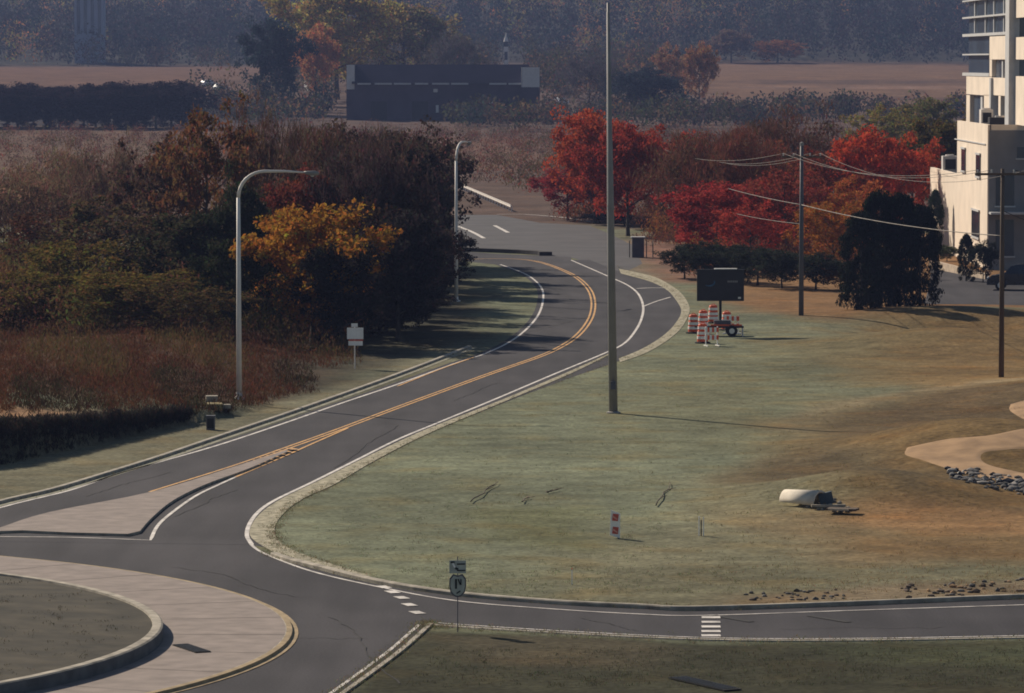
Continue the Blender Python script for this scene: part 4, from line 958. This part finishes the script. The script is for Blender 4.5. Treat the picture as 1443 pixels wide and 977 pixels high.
def rocks(name, px, n, lab, smin, smax, m_):
    poly = [G(*p) for p in px]; x0 = min(p.x for p in poly); x1 = max(p.x for p in poly); y0 = min(p.y for p in poly); y1 = max(p.y for p in poly); mb = MB(); k = 0
    ico = bmesh.new(); bmesh.ops.create_icosphere(ico, subdivisions=1, radius=1); iv = [v.co.copy() for v in ico.verts]; fi = [tuple(v.index for v in f.verts) for f in ico.faces]
    pl = [(p.x, p.y) for p in poly]
    while k < n:
        x = random.uniform(x0, x1); y = random.uniform(y0, y1)
        if inpoly(np.array([x]), np.array([y]), pl)[0] < 0: continue
        r = random.uniform(smin, smax); z = float(height(x, y)); sc = Vector((random.uniform(.7,1.4), random.uniform(.7,1.4), random.uniform(.45,.8)))
        mb.add([Vector((x, y, z+r*.25))+Vector((v.x*sc.x, v.y*sc.y, v.z*sc.z))*r*random.uniform(.8,1.15) for v in iv], fi, random.choice(m_)); k += 1
    ico.free(); o = mb.build(name); tag(o, lab, 'rocks', kind='stuff')
pr = mat('pale_rock', (.24,.22,.20), amp=.3)
rocks('riprap', [(1335,662),(1380,664),(1460,680),(1460,700),(1400,694),(1345,676)], 160, 'dark and pale broken stones tipped along the dirt path', .07, .2, [M['rock'], M['rock'], M['dark'], pr])
rocks('rubble', [(1118,698),(1150,694),(1205,716),(1200,724),(1160,724),(1125,712)], 60, 'small rubble lying round the broken culvert', .04, .11, [M['rock'], pr, M['kerb'], M['dark']])
rocks('loose_stones', [(1260,828),(1480,815),(1480,838),(1260,846)], 70, 'loose stones and clods along the kerb of the side road', .04, .12, [M['rock'], M['wood'], M['dirt']])
rocks('loose_stones', [(1050,836),(1190,832),(1190,846),(1050,848)], 45, 'dark clods on the verge above the striped road marks', .03, .09, [M['rock'], M['wood']])
def branch(px0, py0, px1, py1, lab):
    a0 = G(px0, py0); a1 = G(px1, py1); m = MB(); pts = [a0.lerp(a1, t)+Vector((random.uniform(-.08,.08), 0, .05+random.uniform(0,.05))) for t in np.linspace(0, 1, 8)]
    m.tube([p-a0 for p in pts], [.022]*3+[.018]*3+[.012]*2, M['wood'], 6)
    for k in (2,4,5): m.tube([pts[k]-a0, pts[k]-a0+Vector((random.uniform(.15,.3), random.uniform(-.6,.6), .08))], [.015,.006], M['wood'], 4)
    o = m.build('fallen_branch', smooth=True); o.location = a0; tag(o, lab, 'branch')
branch(664, 710, 700, 683, 'long dark fallen branch lying on the lawn left of the tall pole foot')
branch(736, 711, 745, 703, 'short dark stick on the lawn, right of the long branch')
branch(770, 697, 786, 693, 'forked stick on the lawn nearest below the tall pole')
branch(925, 715, 945, 683, 'thin reddish stick on the lawn right of the striped panel marker')

# dark car by the building
def car(name, loc, rz, paint, label, group=None, sc=1):
    e = empty(name, loc, rz, label=label, cat='car', group=group); e.scale = (sc,)*3
    prof = [(-2.3,.35),(-2.32,.75),(-2.2,1.0),(-1.95,1.08),(-1.55,1.62),(-1.2,1.72),(.35,1.70),(.75,1.6),(1.25,1.08),(2.1,.92),(2.32,.7),(2.34,.35)]
    def hull(pr, w0, wtop, mt, y=0):
        mb = MB(); n = len(pr); L_ = [(x, -(w0 if z < 1.1 else wtop), z) for x, z in pr]; R_ = [(x, -y_, z) for x, y_, z in L_]
        mb.add(L_+R_, [tuple(range(n)), tuple(range(n, 2*n))[::-1]]+[(i, i+n, (i+1) % n+n, (i+1) % n) for i in range(n)], mt); return mb
    hull(prof, .93, .74, paint).build('body', e)
    for sy in (-1,1):
        m = MB(); m.add([(-1.75,sy*.895,1.14),(.95,sy*.895,1.14),(.55,sy*.76,1.60),(-1.45,sy*.76,1.60)], [(0,1,2,3) if sy < 0 else (3,2,1,0)], M['glass']); m.build('side_window', e)
    m = MB(); m.add([(1.26,-.72,1.11),(1.26,.72,1.11),(.79,.66,1.60),(.79,-.66,1.60)], [(0,1,2,3)], M['glass']); m.build('windscreen', e)
    for sx in (-1.4,1.45):
        for sy in (-.8,.8):
            m = MB(); m.tube([(sx,sy-.12,.34),(sx,sy+.14,.34)] if sy > 0 else [(sx,sy-.14,.34),(sx,sy+.12,.34)], .34, M['rubber'], 18); wh = m.build('wheel', e)
            m = MB(); m.tube([(sx,sy-.155,.34),(sx,sy+.155,.34)], .19, M['galv'], 12); m.build('rim', wh)
    for sy in (-.65,.65):
        m = MB(); m.box((2.3,sy,.78), (.08,.36,.14), M['whitep']); m.build('headlight', e)
        m = MB(); m.box((-2.3,sy,.88), (.06,.2,.22), M['redp']); m.build('tail_light', e)
    return e
p = G(1442, 409); car('parked_car', (p.x, p.y, p.z+.01), PI-.15, M['carpaint'], 'dark car cut by the right edge, parked in front of the building')

# ------------------------------------------------------------------ cream building on the right
e = empty('cream_building', (34, 335, 0), label='cream stepped building with blue glass upper floors at the right edge', cat='building')
O = Vector((34, 335, 0))
def part(mb, nm, par=None, smooth=False): return mb.build(nm, par or e, smooth)
m = MB(); m.box((7.0,34.5,3.0), (14,23,6), M['cream']); wing = part(m, 'low_wing')          # D 358..381, top 6 m
m = MB(); m.box((8,11.5,5.0), (16,23,10), M['cream']); midb = part(m, 'middle_block')
m = MB(); m.box((8,11.5,10.02), (15.4,22.4,.04), M['roofm']); part(m, 'roof', midb)
m = MB(); m.box((7,34.6,6.02), (13.4,22,.04), M['roofm']); part(m, 'roof', wing)
m = MB(); m.box((.12,11.5,10.2), (.24,23,.4), M['cream']); m.box((8,.12,10.2), (15.7,.24,.4), M['cream']); part(m, 'parapet', midb)
m = MB(); m.box((.12,34.55,6.15), (.24,22.9,.35), M['cream']); part(m, 'parapet', wing)
def wallrect(X, px0, px1, py0, py1):
    a0 = at_x(px0, (py0+py1)/2, X); a1 = at_x(px1, (py0+py1)/2, X); pm = (px0+px1)/2
    zt = at_x(pm, py0, X).z; zb = at_x(pm, py1, X).z; return min(a0.y,a1.y)-O.y, max(a0.y,a1.y)-O.y, zb, zt
def wpart(nm, X, px0, px1, py0, py1, mt, th=.06, par=None, frame=None):
    y0, y1, zb, zt = wallrect(X, px0, px1, py0, py1)
    m = MB(); m.box((X-O.x-th/2,(y0+y1)/2,(zb+zt)/2), (th, y1-y0, zt-zb), M[mt]); o = part(m, nm, par)
    if frame:
        f = MB()
        for zz in (zb, zt): f.box((X-O.x-th/2-.02,(y0+y1)/2,zz), (th+.05, y1-y0+.3, .14), M[frame])
        part(f, 'frame', o)
    return o
wpart('window', 33.97, 1355.5, 1360.5, 209, 242, 'glass', frame='trim'); wpart('window', 33.97, 1376, 1381.5, 217, 250, 'glass', frame='trim')
wpart('window', 33.97, 1370, 1380, 296, 335, 'glass', frame='trim')
wpart('string_course', 33.98, 1346, 1389, 199, 200.5, 'trim')
# shaded face towards the viewer: openings
for (x0, x1, z0, z1) in ((.6,1.9,1.0,3.6),(.6,1.9,4.6,6.8),(3.0,4.4,4.6,6.8),(3.0,4.4,1.0,3.6),(2.1,2.7,8.0,8.8)):
    m = MB(); m.box(((x0+x1)/2,-.04,(z0+z1)/2), (x1-x0,.06,z1-z0), M['glass']); wn = part(m, 'window')
    m = MB(); m.box(((x0+x1)/2,-.09,z0-.05), (x1-x0+.2,.14,.1), M['trim']); part(m, 'sill', wn)
m = MB(); m.box((8.05,-.012,5), (15.9,.03,10), mat('front_shade_grey', (.22,.215,.215), amp=.12, scale=.7)); part(m, 'front_shade_panel', midb)  # grey panel puts the front's shade into the colour
m = MB(); m.box((2.3,-.8,4.1), (4.4,1.5,.15), M['trim']); part(m, 'canopy')
# upper block
XU = 36.5
m = MB(); m.box((2.5+8,21.5,20), (16,37,20), M['blueglass']); up_ = part(m, 'upper_block')
def up(nm, px0, px1, py0, py1, mt, th=.3): return wpart(nm, XU, px0, px1, py0, py1, mt, th, up_)
up('cream_panel', 1400, 1430.5, 51, 84, 'cream'); up('cream_panel', 1367, 1403, 108, 134, 'cream'); up('cream_panel', 1403.5, 1430.5, 110, 135, 'cream')
up('pier', 1367, 1372, 134.2, 174, 'cream'); up('pier', 1392, 1403, 134.2, 178, 'cream'); up('pier', 1412.5, 1415.5, 135.2, 178, 'cream'); up('pier', 1424.5, 1430.5, 84.3, 109.6, 'cream'); up('pier', 1422.5, 1430.5, 135.4, 178, 'cream'); up('pier', 1384.5, 1387, 134.3, 172, 'trim', .15)
up('pier', 1400, 1403.3, 84.3, 107.8, 'cream'); up('pier', 1414.5, 1416, 84.3, 109.6, 'trim', .15)
up('column', 1431, 1436.5, -40, 178, 'trim', .75); up('column', 1403.2, 1405.2, 110, 178, 'trim', .5)
for y0, y1, x0, x1 in ((21.5,24,1362,1430),(46.5,50.5,1362,1430),(76,78,1362,1399.7),(103,107.5,1362,1399.7),(-3,-1,1362,1430)): up('band', x0, x1, y0, y1, 'trim', .34)
for x0 in (1375,1390,1402,1416): up('mullion', x0, x0+.8, -3, 46.3, 'trim', .12)
up('cream_panel', 1437, 1470, -30, 24, 'cream'); up('cream_panel', 1437, 1470, 52, 84, 'cream'); up('cream_panel', 1437, 1470, 108, 178, 'cream')
# roof plant
for (px, D, w_, h_, lab, mt) in ((1338,372,1.2,1.6,'white rooftop unit on the low wing of the cream building','housewall'),(1389,350,.9,1.5,'grey rooftop unit by the corner of the middle block','galv'),(1408,344,1.6,.9,'long dark rooftop unit, left of the pair at the right edge','dark'),(1432,341,1.5,.8,'dark rooftop unit nearest the right edge','greymetal')):
    x = (px-W0/2)/F*D; z = 6.05 if D > 360 else 10.05
    u = empty('rooftop_unit', (x, D, z), label=lab, cat='rooftop unit'); m = MB(); m.box((0,0,h_*.45), (w_,1.4,h_*.8), M[mt]); m.build('casing', u)
    m = MB(); m.lathe((0,0,h_*.85), [(.35,0),(.35,.12),(.0,.12)], M['galv'], 14); m.build('fan', u); m = MB(); m.box((0,-.72,h_*.45), (w_*.7,.03,h_*.5), M['dark']); m.build('grille', u)
# low cream wall along the driveway
a0 = G(1309, 378); a1 = G(1388, 394); m = MB(); dv = a1-a0
n_ = 20; L_ = [a0.lerp(a1, t) for t in np.linspace(0, 1, n_)]; nb = Vector((0,0,0))
vs = [p for p in L_]+[p+Vector((0,0,.62-.25*i/n_)) for i, p in enumerate(L_)]+[p+Vector((.2,.25,.62-.25*i/n_)) for i, p in enumerate(L_)]+[p+Vector((.2,.25,0)) for p in L_]
fs = [(k*n_+i, k*n_+i+1, (k+1)*n_+i+1, (k+1)*n_+i) for k in range(3) for i in range(n_-1)]
m.add([v-a0 for v in vs], fs, mat('garden_wall', (.5,.40,.30), amp=.3, scale=2)); o = m.build('low_wall'); o.location = a0; tag(o, 'low cream wall sloping beside the driveway under the building', 'wall')

# ------------------------------------------------------------------ far things
# long barn
D = 1000; a0 = at_y(500, 163, D); a1 = at_y(742, 163, D); gz = float(height((a0.x+a1.x)/2, D)); Lb = a1.x-a0.x; xc = (a0.x+a1.x)/2
eave = at_y(600, 118, D).z-gz; ridge = at_y(600, 91, D+9).z-gz
e = empty('long_barn', (xc, D, gz), label='long dark barn with slate blue roof and pale ends, far away', cat='barn')
m = MB(); m.box((0,8,eave/2-.5), (Lb,16,eave+1), M['barnwall']); m.build('wall', e)
m = MB(); x0 = Lb/2+.6
m.add([(-x0,-.6,eave),(x0,-.6,eave),(x0,8,ridge),(-x0,8,ridge),(x0,16.6,eave),(-x0,16.6,eave)], [(0,1,2,3),(3,2,4,5),(0,3,5),(1,4,2),(0,5,4,1)], M['barnroof']); m.build('roof', e)
for k in range(9):
    if k == 6: continue
    m = MB(); w_ = Lb/9; m.box((-Lb/2+w_*(k+.5),-.75,eave-.05), (w_*(.9 if k % 3 else .7),.2,.35), M['trim']); m.build('gutter', e)
for xx in (-Lb*.36,-Lb*.12,Lb*.14,Lb*.35):
    m = MB(); m.box((xx,-.06,2.0), (3.4,.1,4.0), M['dark']); dr = m.build('door', e)
for xx, zz, ww, hh in ((-Lb*.03,6.3,.9,.7),(-Lb*.02,2.4,.6,1.6),(Lb*.30,3.6,1.2,.8),(Lb*.33,1.0,1.6,1.2),(Lb*.38,2.2,.5,1.4)):
    m = MB(); m.box((xx,-.08,zz), (ww,.12,hh), M['housewall']); m.build('vent', e)
m = MB(); m.box((-Lb/2-.9,5,ridge*.5), (1.8,9,ridge), M['barnwall']); m.box((-Lb/2-.9,.42,ridge-2.7), (1.7,.1,5.2), M['housewall']); m.build('pale_end', e)
x = at_y(748, 110, D).x-xc; z0 = at_y(748, 123, D).z-gz; z1 = at_y(748, 95, D).z-gz
m = MB(); m.box((x,1,(z1)/2), (3.8,5,z1), M['barnwall']); m.box((x,-1.55,(z0+z1)/2), (3.7,.1,z1-z0), M['housewall']); m.box((x-1.95,1,(z0+z1)/2),(.1,5,z1-z0),M['housewall']); m.build('end_tower', e)
# steeple
p = Vector((at_y(713, 90, 1500).x, 1500, 0)); p.z = float(height(p.x, 1500)); s = mpp(1500)
e = empty('steeple', p, label='small white steeple standing above the far barn', cat='steeple')
zb = at_y(713, 86, 1500).z-p.z; zm = at_y(713, 66, 1500).z-p.z; zt = at_y(713, 46, 1500).z-p.z
m = MB(); m.box((0,0,zm/2), (1.6,1.6,zm), M['housewall']); m.build('tower', e)
m = MB(); m.box((0,-.82,zb+1.6), (1.0,.06,2.6), M['dark']); m.build('louvre', e)
m = MB(); m.box((0,0,zm+.8), (1.3,1.3,1.6), M['dark']); bf = m.build('belfry', e)
m = MB(); m.lathe((0,0,zm+1.6), [(.85,0),(.35,1.5),(.0,zt-zm-1.6)], M['housewall'], 8); m.build('spire', e)
# pale tower block, top left
p = Vector((at_y(127, 50, 1620).x, 1620, 0)); p.z = float(height(p.x, 1620)); e = empty('tower_block', p, label='pale blue grey tower rising from the far wood at top left', cat='tower')
m = MB(); m.box((0,0,16), (10,9,34), M['tower']); m.build('wall', e); m = MB(); m.box((0,0,33.4), (8,7,1.2), M['trim']); m.build('roof', e)
for k in range(4):
    m = MB(); m.box((-3.6+k*2.4,-4.55,20), (1.1,.1,20), M['blueglass']); m.build('window_strip', e)
# distant pale cars and houses
base = car('distant_car', G(294, 122) , .6, M['palepaint'], 'pale distant car left of the far hedgerow end', 'distant pale cars')
for px, py, rz, lab in ((312,128,.7,'pale distant car just right of the first one'),(395,141,.4,'pale distant car below the big dark far tree'),(335,146,0,'pale distant car on the far lane above the grove'),(697,150,.1,'pale distant car in front of the barn door'),(790,148,1.0,'pale distant car right of the barn')):
    c = copy_tree(base); c.location = G(px, py); c.rotation_euler = (0,0,rz); c['label'] = lab
for px, py, w_, lab in ((442,128,4,'small white house left of the barn under the orange tree'),(645,162,4,'small pale shed in front of the barn')):
    p = G(px, py); e = empty('small_house', p, .3, label=lab, cat='house')
    m = MB(); m.box((0,0,1.3), (w_,w_*.8,2.8), M['housewall']); m.build('wall', e)
    m = MB(); a_ = w_/2+.2; b_ = w_*.4+.2; m.add([(-a_,-b_,2.7),(a_,-b_,2.7),(a_,0,4.2),(-a_,0,4.2),(a_,b_,2.7),(-a_,b_,2.7)], [(0,1,2,3),(3,2,4,5),(0,3,5),(1,4,2),(0,5,4,1)], M['barnroof']); m.build('roof', e)
    m = MB(); m.box((0,-w_*.4-.02,1.0), (.9,.06,2.0), M['dark']); m.build('door', e)

# ------------------------------------------------------------------ haze
mb = MB(); mb.box((0, 2790, 95), (16800, 6900, 200), M['dark']); hz = mb.build('haze'); hz['kind'] = 'stuff'; tag(hz, 'thin blue autumn haze filling the air', 'haze')
hm = bpy.data.materials.new('haze_air'); hm.use_nodes = True; t = hm.node_tree; t.nodes.clear()
out = t.nodes.new('ShaderNodeOutputMaterial'); pv = t.nodes.new('ShaderNodeVolumePrincipled'); pv.inputs['Color'].default_value = (.34,.44,.82,1); pv.inputs['Density'].default_value = HAZE_DENSITY; pv.inputs['Anisotropy'].default_value = 0.0
t.links.new(pv.outputs[0], out.inputs['Volume']); hz.data.materials.clear(); hz.data.materials.append(hm)
